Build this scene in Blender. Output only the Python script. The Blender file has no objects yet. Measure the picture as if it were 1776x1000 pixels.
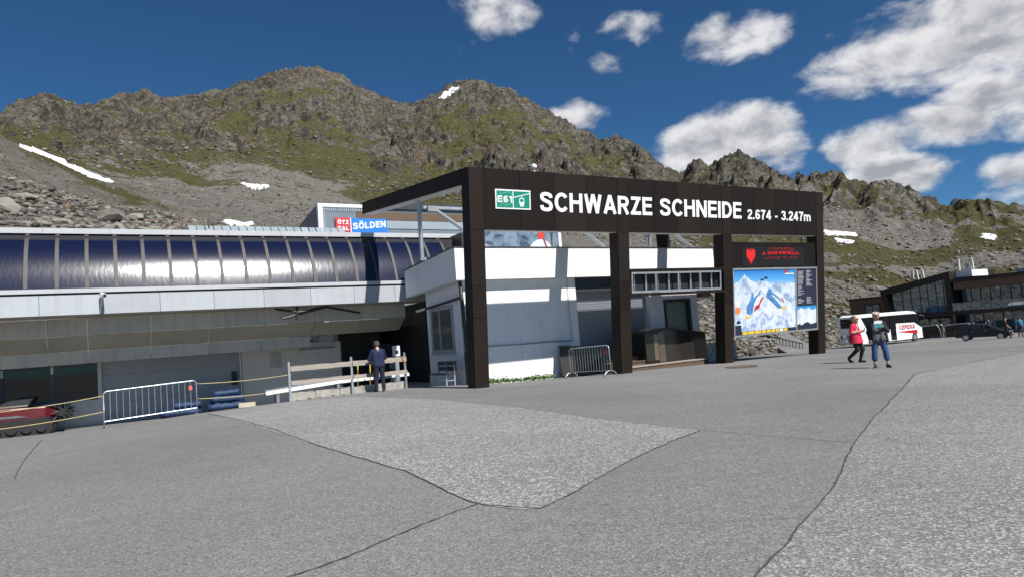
import bpy, bmesh, math, random
import numpy as np
from mathutils import Vector, Matrix
R = math.radians
random.seed(7); RNG = np.random.default_rng(11)
SC = bpy.context.scene
COL = SC.collection

# ------------------------------------------------------------------ camera
TILT, ROLL, EYE = R(4.276), R(4.517), 1.6
fwd = Vector((0, math.cos(TILT), math.sin(TILT)))
u0 = Vector((0, -math.sin(TILT), math.cos(TILT))); r0 = Vector((1, 0, 0))
cr = math.cos(ROLL)*r0 - math.sin(ROLL)*u0
cu = math.sin(ROLL)*r0 + math.cos(ROLL)*u0
cam = bpy.data.cameras.new('camera'); cam.sensor_width = 36; cam.lens = 23.51
cam.clip_start = .1; cam.clip_end = 6000
co = bpy.data.objects.new('camera', cam); COL.objects.link(co)
co.matrix_world = Matrix(((cr.x, cu.x, -fwd.x, 0), (cr.y, cu.y, -fwd.y, 0), (cr.z, cu.z, -fwd.z, EYE), (0, 0, 0, 1)))
SC.camera = co
SC.view_settings.view_transform = 'Standard'; SC.view_settings.look = 'None'
SC.view_settings.exposure = 0.5; SC.view_settings.gamma = 1

# the station's own axes: A runs along the portal front, B runs back into the building
A = Vector((.8560, .5170, 0)); B = Vector((-.5170, .8560, 0)); ZZ = Vector((0, 0, 1))
TOSUN = (.17*A - .845*B + 1.0*ZZ).normalized()

# ------------------------------------------------------------------ world and sun
SUN_EL = math.asin(TOSUN.z); SUN_AZ = math.atan2(TOSUN.x, TOSUN.y)
def azel(az, el):
    a, e = R(az), R(el)
    return Vector((math.sin(a)*math.cos(e), math.cos(a)*math.cos(e), math.sin(e)))
def make_world():
    w = bpy.data.worlds.new('World'); SC.world = w; w.use_nodes = True
    nt = w.node_tree; nt.nodes.clear(); N = nt.nodes.new; L = nt.links.new
    out = N('ShaderNodeOutputWorld'); bg = N('ShaderNodeBackground'); L(bg.outputs[0], out.inputs[0])
    sky = N('ShaderNodeTexSky'); sky.sky_type = 'NISHITA'; sky.sun_disc = False
    sky.sun_elevation = SUN_EL; sky.sun_rotation = SUN_AZ
    sky.altitude = 2700; sky.air_density = 1.0; sky.dust_density = .1; sky.ozone_density = 2.2
    tc = N('ShaderNodeTexCoord'); D = tc.outputs['Generated']
    def math_(op, a, b=None, c=None):
        n = N('ShaderNodeMath'); n.operation = op
        for i, s in enumerate((a, b, c)):
            if s is None: continue
            if isinstance(s, (int, float)): n.inputs[i].default_value = s
            else: L(s, n.inputs[i])
        return n.outputs[0]
    def dot(v):
        n = N('ShaderNodeVectorMath'); n.operation = 'DOT_PRODUCT'; L(D, n.inputs[0]); n.inputs[1].default_value = v
        return n.outputs['Value']
    clouds = [(-.01, 26.9, 3.6, 2.4, .5), (7.0, 24.39, .94, 1.31, .5), (12.13, 24.14, 2.6, 1.5, .62), (10.0, 21.37, 1.8, 1.6, .62),  # directions and sizes of the clouds in view converted from image pixels
        (8.43, 19.63, .94, 1.17, .35), (20.61, 22.37, 3.75, 1.97, .95), (6.8, 18.2, 2.72, 1.41, .95), (19.05, 14.76, 6.01, 2.58, 1.2),
        (16.12, 14.11, 2.82, 1.88, 1.1), (22.77, 13.04, 2.35, 1.78, .8), (33.3, 18.3, 8.2, 3.3, 1.3), (37.9, 19.2, 5.4, 4.0, 1.4),
        (28.42, 18.83, 2.58, 2.35, .8), (33.3, 12.7, 6.6, 1.9, 1.15), (36.8, 13.9, 4.2, 1.9, 1.05), (28.86, 12.2, 3.05, 1.78, 1.0),
        (30.87, 9.67, 4.22, 1.97, 1.3), (37.3, 7.6, 2.82, 2.25, 1.1), (38.57, 12.19, 2.82, 1.64, .9), (37.52, 5.85, 2.58, .66, 1.0),
        # the same fair-weather clouds go on round the rest of the sky
        (52, 20, 7, 3, 1.2), (66, 12, 8, 3, 1.2), (90, 22, 7, 3.5, 1.), (112, 14, 9, 3, 1.2), (140, 25, 6, 3, .9), (165, 16, 8, 3, 1.2),
        (195, 22, 7, 3, 1.), (225, 12, 8, 3, 1.2), (250, 24, 6, 3, .9), (285, 15, 7, 3, 1.), (70, 40, 9, 5, .9), (150, 50, 8, 6, .9), (240, 45, 9, 5, .8)]
    field = None
    for az, el, sa, sb, st in clouds:
        c = azel(az, el); a = Vector((math.cos(R(az)), -math.sin(R(az)), 0)); b = c.cross(a) * -1
        if b.z < 0: b = -b
        qa = dot(a*(1/math.sin(R(sa*1.12)))); qb = dot(b*(1/math.sin(R(sb*1.12)))); 
        s = math_('MULTIPLY_ADD', qa, qa, math_('MULTIPLY', qb, qb))
        # only on the cloud's own side of the sky
        v = math_('MULTIPLY_ADD', s, -1.0*st, st)
        field = v if field is None else math_('SMOOTH_MAX', field, v, .12)
    mp = N('ShaderNodeMapping'); L(D, mp.inputs[0]); mp.inputs['Scale'].default_value = (1, 1, 1.7)
    def noise(vec, scale, detail, rough, dist=0.):
        n = N('ShaderNodeTexNoise'); L(vec, n.inputs['Vector']); n.inputs['Scale'].default_value = scale
        n.inputs['Detail'].default_value = detail; n.inputs['Roughness'].default_value = rough; n.inputs['Distortion'].default_value = dist
        return n.outputs['Fac']
    off = N('ShaderNodeVectorMath'); off.operation = 'ADD'; L(mp.outputs[0], off.inputs[0])
    off.inputs[1].default_value = (-.012, -.0, .022)
    n1 = noise(mp.outputs[0], 10.5, 10, .56, .2); n2 = noise(off.outputs[0], 10.5, 7, .55, .2)
    dens = math_('ADD', field, math_('MULTIPLY_ADD', n1, 3.3, -1.85))
    mr = N('ShaderNodeMapRange'); mr.interpolation_type = 'SMOOTHSTEP'; L(dens, mr.inputs[0])
    mr.inputs[1].default_value = -.1; mr.inputs[2].default_value = .8
    alpha = math_('MULTIPLY', mr.outputs[0], .97)
    lit = math_('MULTIPLY_ADD', math_('SUBTRACT', n1, n2), 5., .78)
    thick = N('ShaderNodeMapRange'); L(dens, thick.inputs[0]); thick.inputs[1].default_value = .35; thick.inputs[2].default_value = 1.5
    thick.inputs[3].default_value = 0.; thick.inputs[4].default_value = .6
    lit = math_('SUBTRACT', lit, thick.outputs[0])
    cl = N('ShaderNodeMix'); cl.data_type = 'RGBA'; cl.clamp_factor = True; L(lit, cl.inputs[0])
    cl.inputs[6].default_value = (5.4, 5.6, 6.2, 1); cl.inputs[7].default_value = (11.6, 11.6, 11.8, 1)
    mx = N('ShaderNodeMix'); mx.data_type = 'RGBA'; L(alpha, mx.inputs[0]); tn = N('ShaderNodeMix'); tn.data_type = 'RGBA'; tn.blend_type = 'MULTIPLY'; tn.inputs[0].default_value = 1; L(sky.outputs[0], tn.inputs[6]); tn.inputs[7].default_value = (.44, .86, 1.12, 1); L(tn.outputs[2], mx.inputs[6]); L(cl.outputs[2], mx.inputs[7])
    L(mx.outputs[2], bg.inputs['Color']); bg.inputs['Strength'].default_value = .05
make_world()
sl = bpy.data.lights.new('sun', 'SUN'); sl.energy = 4.8; sl.angle = R(.53); sl.color = (1, .965, .91)
so = bpy.data.objects.new('sun', sl); COL.objects.link(so); so.rotation_euler = (-TOSUN).to_track_quat('-Z', 'Y').to_euler()

# ------------------------------------------------------------------ helpers
ROOT = {}
def tag(o, label=None, cat=None, group=None, kind=None):
    if label: o['label'] = label
    if cat: o['category'] = cat
    if group: o['group'] = group
    if kind: o['kind'] = kind
    return o
def thing(name, label, cat, loc, group=None, kind=None):
    o = bpy.data.objects.new(name, None); COL.objects.link(o); o.location = Vector(loc); o.empty_display_size = .2
    ROOT[o] = Vector(loc); return tag(o, label, cat, group, kind)
class MB:
    def __init__(s): s.v = []; s.f = []; s.m = []; s.mi = 0
    def add(s, vs, fs):
        k = len(s.v); s.v.extend(Vector(p) for p in vs); s.f.extend([tuple(i+k for i in f) for f in fs]); s.m.extend([s.mi]*len(fs)); return s
    def box(s, fr, a0, a1, b0, b1, c0, c1):
        p = [fr(a, b, c) for c in (c0, c1) for b in (b0, b1) for a in (a0, a1)]
        return s.add(p, [(0,2,3,1),(4,5,7,6),(0,1,5,4),(2,6,7,3),(0,4,6,2),(1,3,7,5)])
    def hull8(s, p): # 8 points ordered as in box
        return s.add(p, [(0,2,3,1),(4,5,7,6),(0,1,5,4),(2,6,7,3),(0,4,6,2),(1,3,7,5)])
    def prism(s, lo, hi): # two matching rings, lo counter-clockwise seen from the hi side
        n = len(lo); fs = [tuple(reversed(range(n))), tuple(range(n, 2*n))]
        fs += [(i, (i+1) % n, n+(i+1) % n, n+i) for i in range(n)]
        return s.add(list(lo)+list(hi), fs)
    def loft(s, rings, cap=True):
        n = len(rings[0]); k = len(rings); fs = []
        for j in range(k-1):
            for i in range(n): fs.append((j*n+i, j*n+(i+1) % n, (j+1)*n+(i+1) % n, (j+1)*n+i))
        if cap: fs += [tuple(reversed(range(n))), tuple(range((k-1)*n, k*n))]
        return s.add([p for r in rings for p in r], fs)
    def tube(s, pts, rad, n=8, cap=True):
        pts = [Vector(p) for p in pts]; rings = []; up = None
        for i, p in enumerate(pts):
            t = (pts[min(i+1, len(pts)-1)] - pts[max(i-1, 0)]).normalized()
            if up is None: up = Vector((0, 0, 1)) if abs(t.z) < .9 else Vector((1, 0, 0))
            x = up.cross(t).normalized(); y = t.cross(x); up = y if abs(t.z) > .9 else up
            r = rad[i] if isinstance(rad, (list, tuple)) else rad
            rings.append([p + (x*math.cos(2*math.pi*k/n) + y*math.sin(2*math.pi*k/n))*r for k in range(n)])
        return s.loft(rings, cap)
    def grid(s, P): # P[j][i]
        h = len(P); w = len(P[0])
        return s.add([p for r in P for p in r], [(j*w+i, j*w+i+1, (j+1)*w+i+1, (j+1)*w+i) for j in range(h-1) for i in range(w-1)])
    def build(s, name, mat, parent=None, loc=None, smooth=False, label=None, cat=None, group=None, kind=None, bevel=0):
        if parent is not None:
            r = parent
            while r.parent: r = r.parent
            base = ROOT.get(r, Vector((0, 0, 0)))
        else: base = Vector(loc) if loc is not None else Vector((0, 0, 0))
        me = bpy.data.meshes.new(name); me.from_pydata([tuple(p-base) for p in s.v], [], s.f)
        for mt in (mat if isinstance(mat, (list, tuple)) else [mat]): me.materials.append(mt)
        if isinstance(mat, (list, tuple)): me.polygons.foreach_set('material_index', s.m)
        if smooth: me.polygons.foreach_set('use_smooth', [True]*len(me.polygons))
        me.update()
        o = bpy.data.objects.new(name, me); COL.objects.link(o)
        if parent is not None: o.parent = parent
        else: o.location = base; ROOT[o] = base
        if bevel:
            md = o.modifiers.new('bevel', 'BEVEL'); md.width = bevel; md.segments = 2; md.limit_method = 'ANGLE'
        return tag(o, label, cat, group, kind)
W = lambda a, b, c: Vector((a, b, c))
def frame(o, x, y, z=ZZ): # local axes -> world
    o, x, y, z = Vector(o), Vector(x), Vector(y), Vector(z)
    return lambda a, b, c: o + x*a + y*b + z*c
def turned(loc, deg): # axes turned by deg about z at loc
    c, s_ = math.cos(R(deg)), math.sin(R(deg)); return frame(loc, (c, s_, 0), (-s_, c, 0))
def dup(root, loc, rz, label=None, group=None):
    r = root.copy(); COL.objects.link(r); r.location = loc; r.rotation_euler = (0, 0, rz); ROOT[r] = Vector(loc)
    if label: r['label'] = label
    if group: r['group'] = group
    for ch in list(root.children):
        c = ch.copy(); COL.objects.link(c); c.parent = r
        for g in list(ch.children):
            d = g.copy(); COL.objects.link(d); d.parent = c
    return r

# ------------------------------------------------------------------ materials
def nodes(name):
    m = bpy.data.materials.new(name); m.use_nodes = True; nt = m.node_tree
    return m, nt, nt.nodes['Principled BSDF'], nt.nodes.new, nt.links.new
def mat(name, col, rough=.6, metal=0., var=.12, scale=3., bump=0., bscale=40., rand=0., spec=.5, dirt=None, stretch=None, emit=None, streak=None):
    m, nt, bs, N, L = nodes(name)
    tc = N('ShaderNodeTexCoord'); vec = tc.outputs['Object']
    if stretch:
        mp = N('ShaderNodeMapping'); mp.inputs['Scale'].default_value = stretch; L(vec, mp.inputs[0]); vec = mp.outputs[0]
    ns = N('ShaderNodeTexNoise'); ns.inputs['Scale'].default_value = scale; ns.inputs['Detail'].default_value = 6; ns.inputs['Roughness'].default_value = .62
    L(vec, ns.inputs['Vector'])
    rm = N('ShaderNodeMapRange'); rm.inputs[1].default_value = .25; rm.inputs[2].default_value = .75; rm.inputs[3].default_value = 1-var; rm.inputs[4].default_value = 1+var
    L(ns.outputs['Fac'], rm.inputs[0]); val = rm.outputs[0]
    if rand:
        oi = N('ShaderNodeObjectInfo'); r2 = N('ShaderNodeMapRange'); r2.inputs[3].default_value = 1-rand; r2.inputs[4].default_value = 1+rand; L(oi.outputs['Random'], r2.inputs[0])
        mu = N('ShaderNodeMath'); mu.operation = 'MULTIPLY'; L(val, mu.inputs[0]); L(r2.outputs[0], mu.inputs[1]); val = mu.outputs[0]
    vm = N('ShaderNodeVectorMath'); vm.operation = 'SCALE'; vm.inputs[0].default_value = col[:3]; L(val, vm.inputs['Scale']); colout = vm.outputs[0]
    if dirt:
        n2 = N('ShaderNodeTexNoise'); n2.inputs['Scale'].default_value = dirt[1]; n2.inputs['Detail'].default_value = 8; n2.inputs['Roughness'].default_value = .7; L(tc.outputs['Object'], n2.inputs['Vector'])
        r3 = N('ShaderNodeMapRange'); r3.inputs[1].default_value = .5; r3.inputs[2].default_value = .8; r3.inputs[4].default_value = dirt[2]; L(n2.outputs['Fac'], r3.inputs[0])
        mx = N('ShaderNodeMix'); mx.data_type = 'RGBA'; L(r3.outputs[0], mx.inputs[0]); L(colout, mx.inputs[6]); mx.inputs[7].default_value = (*dirt[0], 1); colout = mx.outputs[2]
    if streak: # rain streaks running down the face
        m4 = N('ShaderNodeMapping'); m4.inputs['Scale'].default_value = (5, 5, .22); L(tc.outputs['Object'], m4.inputs[0]); n4 = N('ShaderNodeTexNoise'); n4.inputs['Scale'].default_value = 1.; n4.inputs['Detail'].default_value = 7; n4.inputs['Roughness'].default_value = .65; L(m4.outputs[0], n4.inputs['Vector'])
        r4 = N('ShaderNodeMapRange'); r4.inputs[1].default_value = .5; r4.inputs[2].default_value = .78; r4.inputs[4].default_value = streak[1]; L(n4.outputs['Fac'], r4.inputs[0])
        x4 = N('ShaderNodeMix'); x4.data_type = 'RGBA'; L(r4.outputs[0], x4.inputs[0]); L(colout, x4.inputs[6]); x4.inputs[7].default_value = (*streak[0], 1); colout = x4.outputs[2]
    L(colout, bs.inputs['Base Color'])
    rr = N('ShaderNodeMapRange'); rr.inputs[3].default_value = max(0, rough-.08); rr.inputs[4].default_value = min(1, rough+.08); L(ns.outputs['Fac'], rr.inputs[0]); L(rr.outputs[0], bs.inputs['Roughness'])
    bs.inputs['Metallic'].default_value = metal; bs.inputs['Specular IOR Level'].default_value = spec
    if bump:
        nb = N('ShaderNodeTexNoise'); nb.inputs['Scale'].default_value = bscale; nb.inputs['Detail'].default_value = 5; L(vec, nb.inputs['Vector'])
        bp = N('ShaderNodeBump'); bp.inputs['Strength'].default_value = bump; bp.inputs['Distance'].default_value = .02; L(nb.outputs['Fac'], bp.inputs['Height']); L(bp.outputs[0], bs.inputs['Normal'])
    if emit: bs.inputs['Emission Color'].default_value = (*emit[:3], 1); bs.inputs['Emission Strength'].default_value = emit[3]
    return m
def glass_dark(name, col, rough=.08, wave=0.):
    m, nt, bs, N, L = nodes(name)
    bs.inputs['Base Color'].default_value = (*col, 1); bs.inputs['Roughness'].default_value = rough
    bs.inputs['Specular IOR Level'].default_value = .5; bs.inputs['IOR'].default_value = 1.5
    if wave:
        tc = N('ShaderNodeTexCoord'); mp = N('ShaderNodeMapping'); mp.inputs['Scale'].default_value = (1, 1, .15); L(tc.outputs['Object'], mp.inputs[0])
        nb = N('ShaderNodeTexNoise'); nb.inputs['Scale'].default_value = 9; L(mp.outputs[0], nb.inputs['Vector'])
        bp = N('ShaderNodeBump'); bp.inputs['Strength'].default_value = wave; bp.inputs['Distance'].default_value = .02; L(nb.outputs['Fac'], bp.inputs['Height']); L(bp.outputs[0], bs.inputs['Normal'])
    return m
def asphalt(name, dark, light, speck, sscale):
    m, nt, bs, N, L = nodes(name); tc = N('ShaderNodeTexCoord'); o = tc.outputs['Object']
    def noise(sc, det=4, ro=.6):
        n = N('ShaderNodeTexNoise'); n.inputs['Scale'].default_value = sc; n.inputs['Detail'].default_value = det; n.inputs['Roughness'].default_value = ro; L(o, n.inputs['Vector']); return n.outputs['Fac']
    def mix(f, a, b):
        x = N('ShaderNodeMix'); x.data_type = 'RGBA'; L(f, x.inputs[0])
        for i, c in ((6, a), (7, b)):
            if isinstance(c, tuple): x.inputs[i].default_value = (*c, 1)
            else: L(c, x.inputs[i])
        return x.outputs[2]
    def rng(f, a, b, lo=0., hi=1.):
        x = N('ShaderNodeMapRange'); x.inputs[1].default_value = a; x.inputs[2].default_value = b; x.inputs[3].default_value = lo; x.inputs[4].default_value = hi; L(f, x.inputs[0]); return x.outputs[0]
    vo = N('ShaderNodeTexVoronoi'); vo.inputs['Scale'].default_value = sscale; L(o, vo.inputs['Vector'])
    sp = N('ShaderNodeSeparateColor'); L(vo.outputs['Color'], sp.inputs[0])
    base = mix(rng(noise(.7, 8, .68), .3, .7), dark, light)
    stain = rng(noise(.23, 6, .7), .48, .72, 0, .45); base = mix(stain, base, tuple(.72*c for c in dark))
    c1 = mix(rng(sp.outputs[0], .55, 1., 0, 1), base, speck)
    c1 = mix(rng(sp.outputs[1], .72, 1., 0, .8), c1, tuple(.35*c for c in dark))
    c1 = mix(rng(noise(sscale*.22, 5, .7), .45, .75, 0, .5), c1, tuple(.6*c for c in dark))
    c1 = mix(rng(noise(.09, 6, .65), .44, .62, 0, .42), c1, tuple(.55*c for c in dark))
    c1 = mix(rng(noise(5.5, 5, .75), .56, .72, 0, .38), c1, tuple(.5*c for c in dark))
    L(c1, bs.inputs['Base Color']); bs.inputs['Roughness'].default_value = .88; bs.inputs['Specular IOR Level'].default_value = .35
    bp = N('ShaderNodeBump'); bp.inputs['Strength'].default_value = .35; bp.inputs['Distance'].default_value = .008; L(vo.outputs['Distance'], bp.inputs['Height'])
    b2 = N('ShaderNodeBump'); b2.inputs['Strength'].default_value = .35; b2.inputs['Distance'].default_value = .05; L(noise(6, 6, .7), b2.inputs['Height']); L(b2.outputs[0], bp.inputs['Normal'])
    L(bp.outputs[0], bs.inputs['Normal']); return m
M = {}
M['asphalt'] = asphalt('asphalt', (.158, .157, .154), (.200, .198, .194), (.315, .312, .305), 70)
M['asphalt_coarse'] = asphalt('asphalt_coarse', (.175, .176, .176), (.225, .225, .222), (.55, .545, .53), 50)
M['asphalt_right'] = asphalt('asphalt_right', (.165, .164, .161), (.212, .210, .206), (.44, .44, .43), 62)
M['tar'] = mat('tar', (.055, .054, .052), .85, var=.4, scale=14, bump=.5, bscale=60)
M['white'] = mat('white_render', (.80, .81, .82), .75, var=.035, scale=1.5, bump=.12, bscale=45, dirt=((.5, .5, .5), 1.3, .25), streak=((.52, .51, .49), .45))
M['parapet'] = mat('white_board', (.82, .83, .83), .6, var=.03, scale=1., bump=.04, bscale=20, dirt=((.55, .55, .54), .9, .2), streak=((.55, .54, .52), .4))
M['grey_board'] = mat('grey_board', (.40, .425, .45), .55, var=.05, scale=1.2, rand=.07, dirt=((.28, .28, .28), 1.1, .3), streak=((.24, .24, .23), .4))
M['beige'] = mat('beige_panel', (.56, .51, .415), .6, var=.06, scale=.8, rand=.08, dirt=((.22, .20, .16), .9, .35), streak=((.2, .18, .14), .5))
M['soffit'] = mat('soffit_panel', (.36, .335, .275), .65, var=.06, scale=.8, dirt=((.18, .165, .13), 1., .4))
M['stone_white'] = mat('pale_panel', (.62, .60, .55), .65, var=.05, scale=.9, dirt=((.34, .33, .31), 1.4, .35))
M['shutter'] = mat('roller_shutter', (.34, .37, .41), .45, metal=.3, var=.06, scale=2.)
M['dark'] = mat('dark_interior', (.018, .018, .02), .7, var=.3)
M['brown'] = mat('brown_cladding', (.0140, .0094, .0066), .55, metal=.0, var=.12, scale=1.5, rand=.33, spec=.22, dirt=((.02, .0165, .0135), 2.2, .3), stretch=(1, 1, .25))
M['brown_core'] = mat('brown_core', (.009, .0068, .0053), .6, var=.1, spec=.2)
M['rivet'] = mat('rivet', (.10, .09, .08), .35, metal=.6)
M['light_soffit'] = mat('light_soffit', (.62, .62, .62), .5, var=.05)
M['steel'] = mat('galvanised_steel', (.50, .53, .55), .42, metal=.75, var=.18, scale=9, bump=.04)
M['steel_dull'] = mat('dull_steel', (.30, .32, .34), .5, metal=.6, var=.2, scale=6)
M['black'] = mat('black_metal', (.02, .02, .021), .5, var=.2)
M['cap'] = mat('parapet_cap', (.06, .065, .07), .45, metal=.4)
M['roof_metal'] = mat('roof_metal', (.55, .57, .60), .4, metal=.5, var=.1, scale=1.5)
M['white_metal'] = mat('white_metal', (.76, .77, .78), .4, var=.04)
M['tube_glass'] = glass_dark('tinted_tube_glass', (.005, .008, .030), .19, .1)
M['rib'] = mat('rib_grey', (.06, .056, .053), .6, var=.1)
M['edge_metal'] = mat('edge_metal', (.46, .47, .49), .5, var=.06, scale=1., dirt=((.3, .3, .3), .8, .3))
M['pane'] = glass_dark('window_pane', (.012, .016, .018), .03)
M['letter'] = mat('sign_white', (.82, .84, .84), .45, var=.02)
M['green'] = mat('sign_green', (.005, .23, .15), .45, var=.03)
M['wood_old'] = mat('weathered_plank', (.33, .29, .25), .85, var=.35, scale=6, bump=.5, bscale=30, stretch=(.6, .6, 8), rand=.12)
M['wood_brown'] = mat('brown_wood', (.105, .066, .042), .7, var=.25, scale=5, bump=.2, stretch=(1, 1, 9), rand=.2)
M['concrete'] = mat('concrete', (.34, .325, .29), .9, var=.25, scale=7, bump=.6, bscale=25, dirt=((.16, .145, .12), 3., .5))
M['rope'] = mat('yellow_rope', (.55, .45, .22), .9, var=.15)
M['rock'] = mat('rock', (.20, .185, .16), .92, var=.4, scale=.9, bump=.9, bscale=5, rand=.28, dirt=((.13, .095, .065), .8, .5))
M['snow'] = mat('snow', (.72, .73, .75), .8, var=.2, scale=.25, bump=.5, bscale=1.2, dirt=((.5, .47, .42), .5, .5))
M['skin'] = mat('skin', (.52, .30, .21), .55, var=.08, scale=20)
M['rubber'] = mat('rubber', (.018, .018, .018), .8, var=.2)

# ------------------------------------------------------------------ ground height of the paved lot (thin-plate surface through points mostly worked out from image pixels)
CP = np.array([[0,0,0],[0,6,0],[-8,4,-.02],[8,4,0],[-14,12,-.1],[14,10,-.02],[-12.61,20.4,-.12],[-10.56,22.2,-.03],[-4.85,23.5,.13],[10.54,19.6,-.06],
 [11.51,22.9,-.12],[45,64.5,-2.03],[42.2,57,-1.62],[37.5,74,-2.34],[40.9,68,-2.18],[60,90,-2.6],[22,58,-1.7],[-40,10,-.3],[60,30,-.6],[40,0,0],[0,-15,.1],
 [140,60,-1.2],[100,140,-3],[0,60,-1.6],[-60,-20,0],[-1.44,21.87,.094],[3.83,25.05,-.008],[8.61,27.94,-.1],[13.94,31.16,-.2],[-3.07,26.67,0],[-.37,26.19,-.09],
 [-7.48,22.11,.12],[-5.63,23.23,.15],[-3.96,24.13,.14],[-9.34,19.62,.02],[-9.3,22.4,.05]])
def _tps(r2): return np.where(r2 > 0, r2*np.log(np.maximum(r2, 1e-12)), 0)
_n = len(CP); _X = CP[:, :2]/10
_A = np.zeros((_n+3, _n+3)); _A[:_n, :_n] = _tps(((_X[:, None]-_X[None])**2).sum(2)) + np.eye(_n)*.02
_A[:_n, _n] = 1; _A[:_n, _n+1:] = _X; _A[_n, :_n] = 1; _A[_n+1:, :_n] = _X.T
_Wt = np.linalg.solve(_A, np.r_[CP[:, 2], 0, 0, 0])
def gz_arr(x, y):
    q = np.stack([x, y], -1)/10; r2 = ((q[..., None, :]-_X)**2).sum(-1)
    return _tps(r2)@_Wt[:_n] + _Wt[_n] + q@_Wt[_n+1:]
def gz(x, y): return float(gz_arr(np.array([float(x)]), np.array([float(y)]))[0])
def G(x, y, h=0.): return Vector((x, y, gz(x, y)+h))

def mesh_np(name, V, F, mat_, smooth=False, **kw):
    me = bpy.data.meshes.new(name); V = np.asarray(V, np.float32); F = np.asarray(F, np.int32); k = F.shape[1]
    me.vertices.add(len(V)); me.vertices.foreach_set('co', V.ravel())
    me.loops.add(F.size); me.loops.foreach_set('vertex_index', F.ravel())
    me.polygons.add(len(F)); me.polygons.foreach_set('loop_start', np.arange(0, F.size, k, dtype=np.int32)); me.polygons.foreach_set('loop_total', np.full(len(F), k, np.int32))
    if smooth: me.polygons.foreach_set('use_smooth', np.ones(len(F), bool))
    me.materials.append(mat_); me.update(calc_edges=True)
    o = bpy.data.objects.new(name, me); COL.objects.link(o); ROOT[o] = Vector((0, 0, 0)); return tag(o, **kw)
def gridF(nr, nc, off=0):
    j, i = np.meshgrid(np.arange(nr-1), np.arange(nc-1), indexing='ij'); a = (j*nc+i).ravel()+off
    return np.stack([a, a+1, a+nc+1, a+nc], 1)

EDGE = [(-90, 23), (-30, 21.6), (-16, 20.8), (-12.75, 20.75), (-10.9, 22.3), (-9.3, 22.3), (-7.75, 22.42), (-5.7, 23.45), (-3.75, 24.55), (-2.6, 25.1), (-2.45, 29)]
def lot():
    xs = np.r_[np.linspace(-90, -20, 20), np.linspace(-19.5, -2.6, 60)]
    ymax = np.interp(xs, [e[0] for e in EDGE[:-1]], [e[1] for e in EDGE[:-1]])
    t = np.linspace(0, 1, 60); X = np.repeat(xs[None], 60, 0); Y = -20 + (ymax+20)[None]*t[:, None]
    V1 = np.stack([X, Y, gz_arr(X, Y)], -1).reshape(-1, 3); F1 = gridF(60, len(xs))
    xs2 = np.r_[np.linspace(-2.6, 20, 60), np.linspace(21, 150, 50)]; ys2 = np.r_[np.linspace(-20, 34, 90), np.linspace(35, 112, 50)]
    X, Y = np.meshgrid(xs2, ys2); V2 = np.stack([X, Y, gz_arr(X, Y)], -1).reshape(-1, 3); F2 = gridF(len(ys2), len(xs2), len(V1))
    return mesh_np('asphalt_lot', np.r_[V1, V2], np.r_[F1, F2], M['asphalt'], True, label='grey weathered asphalt of the station forecourt', kind='structure')
LOT = lot()
# kerb face of the drop to the lower yard
kb = MB()
for (x0, y0), (x1, y1) in zip(EDGE[:-2], EDGE[1:-1]):
    p0, p1 = G(x0, y0), G(x1, y1); kb.add([p0, p1, (x1, y1, -1.3), (x0, y0, -1.3)], [(0, 1, 2, 3)])
kb.build('retaining_kerb', M['concrete'], kind='structure', label='concrete face between forecourt and lower yard')
def patch(name, poly, m_, h, label):
    bm = bmesh.new(); vs = [bm.verts.new((x, y, 0)) for x, y in poly]; f = bm.faces.new(vs)
    bmesh.ops.triangulate(bm, faces=[f]); 
    for _ in range(4): bmesh.ops.subdivide_edges(bm, edges=bm.edges[:], cuts=1, use_grid_fill=True)
    for v in bm.verts: v.co.z = gz(v.co.x, v.co.y) + h
    bmesh.ops.recalc_face_normals(bm, faces=bm.faces[:])
    for f in bm.faces:
        if f.normal.z < 0: f.normal_flip()
        f.smooth = True
    me = bpy.data.meshes.new(name); bm.to_mesh(me); bm.free(); me.materials.append(m_)
    o = bpy.data.objects.new(name, me); COL.objects.link(o); o.parent = LOT; return o
patch('asphalt_patch', [(-9.88,21.27),(-3.37,11.37),(-1.58,8.79),(-.62,6.91),(-.44,6.67),(-.1,6.42),(.09,6.38),(.5,6.98),(1.33,8.37),(2.09,9.47),(2.63,10.08),(1.55,11.89),(-.05,14.97),(-2.25,18.42),(-5.21,21.62),(-7.58,21.9)], M['asphalt_coarse'], .004, '')
patch('asphalt_patch', [(1.38,4.32),(1.67,4.7),(2.18,5.42),(2.74,6.21),(3.96,8.21),(4.68,9.32),(7.16,12.82),(9.6,16.43),(13.39,19.6),(16.55,22.09),(30,30),(60,30),(40,-10),(2,-10),(-1.2,.0)], M['asphalt_right'], .004, '')
def seam(pts, w0, w1, h=.009, jit=.018, step=.1):
    P = [Vector((x, y, 0)) for x, y in pts]; line = []
    for a, b in zip(P[:-1], P[1:]):
        n = max(2, int((b-a).length/step))
        line += [a.lerp(b, k/n) for k in range(n)]
    line.append(P[-1]); L_, R_ = [], []; wander = 0.
    for i, p in enumerate(line):
        t = (line[min(i+1, len(line)-1)]-line[max(i-1, 0)]).normalized(); nrm = Vector((-t.y, t.x, 0))
        wander = wander*.7 + random.gauss(0, jit*.5); f = i/len(line); w = (w0*(1-f)+w1*f)*random.uniform(.45, .95)
        c = p + nrm*wander; a, b = c+nrm*w*.5, c-nrm*w*.5; L_.append(G(a.x, a.y, h)); R_.append(G(b.x, b.y, h))
    mb = MB(); mb.grid([R_, L_]); mb.build('crack', M['tar'], LOT)
seam([(16.55,22.09),(13.39,19.6),(9.6,16.43),(7.16,12.82),(4.68,9.32),(3.96,8.21),(2.74,6.21),(2.18,5.42),(1.67,4.7),(1.1,3.9)], .045, .02, jit=.012)
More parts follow.
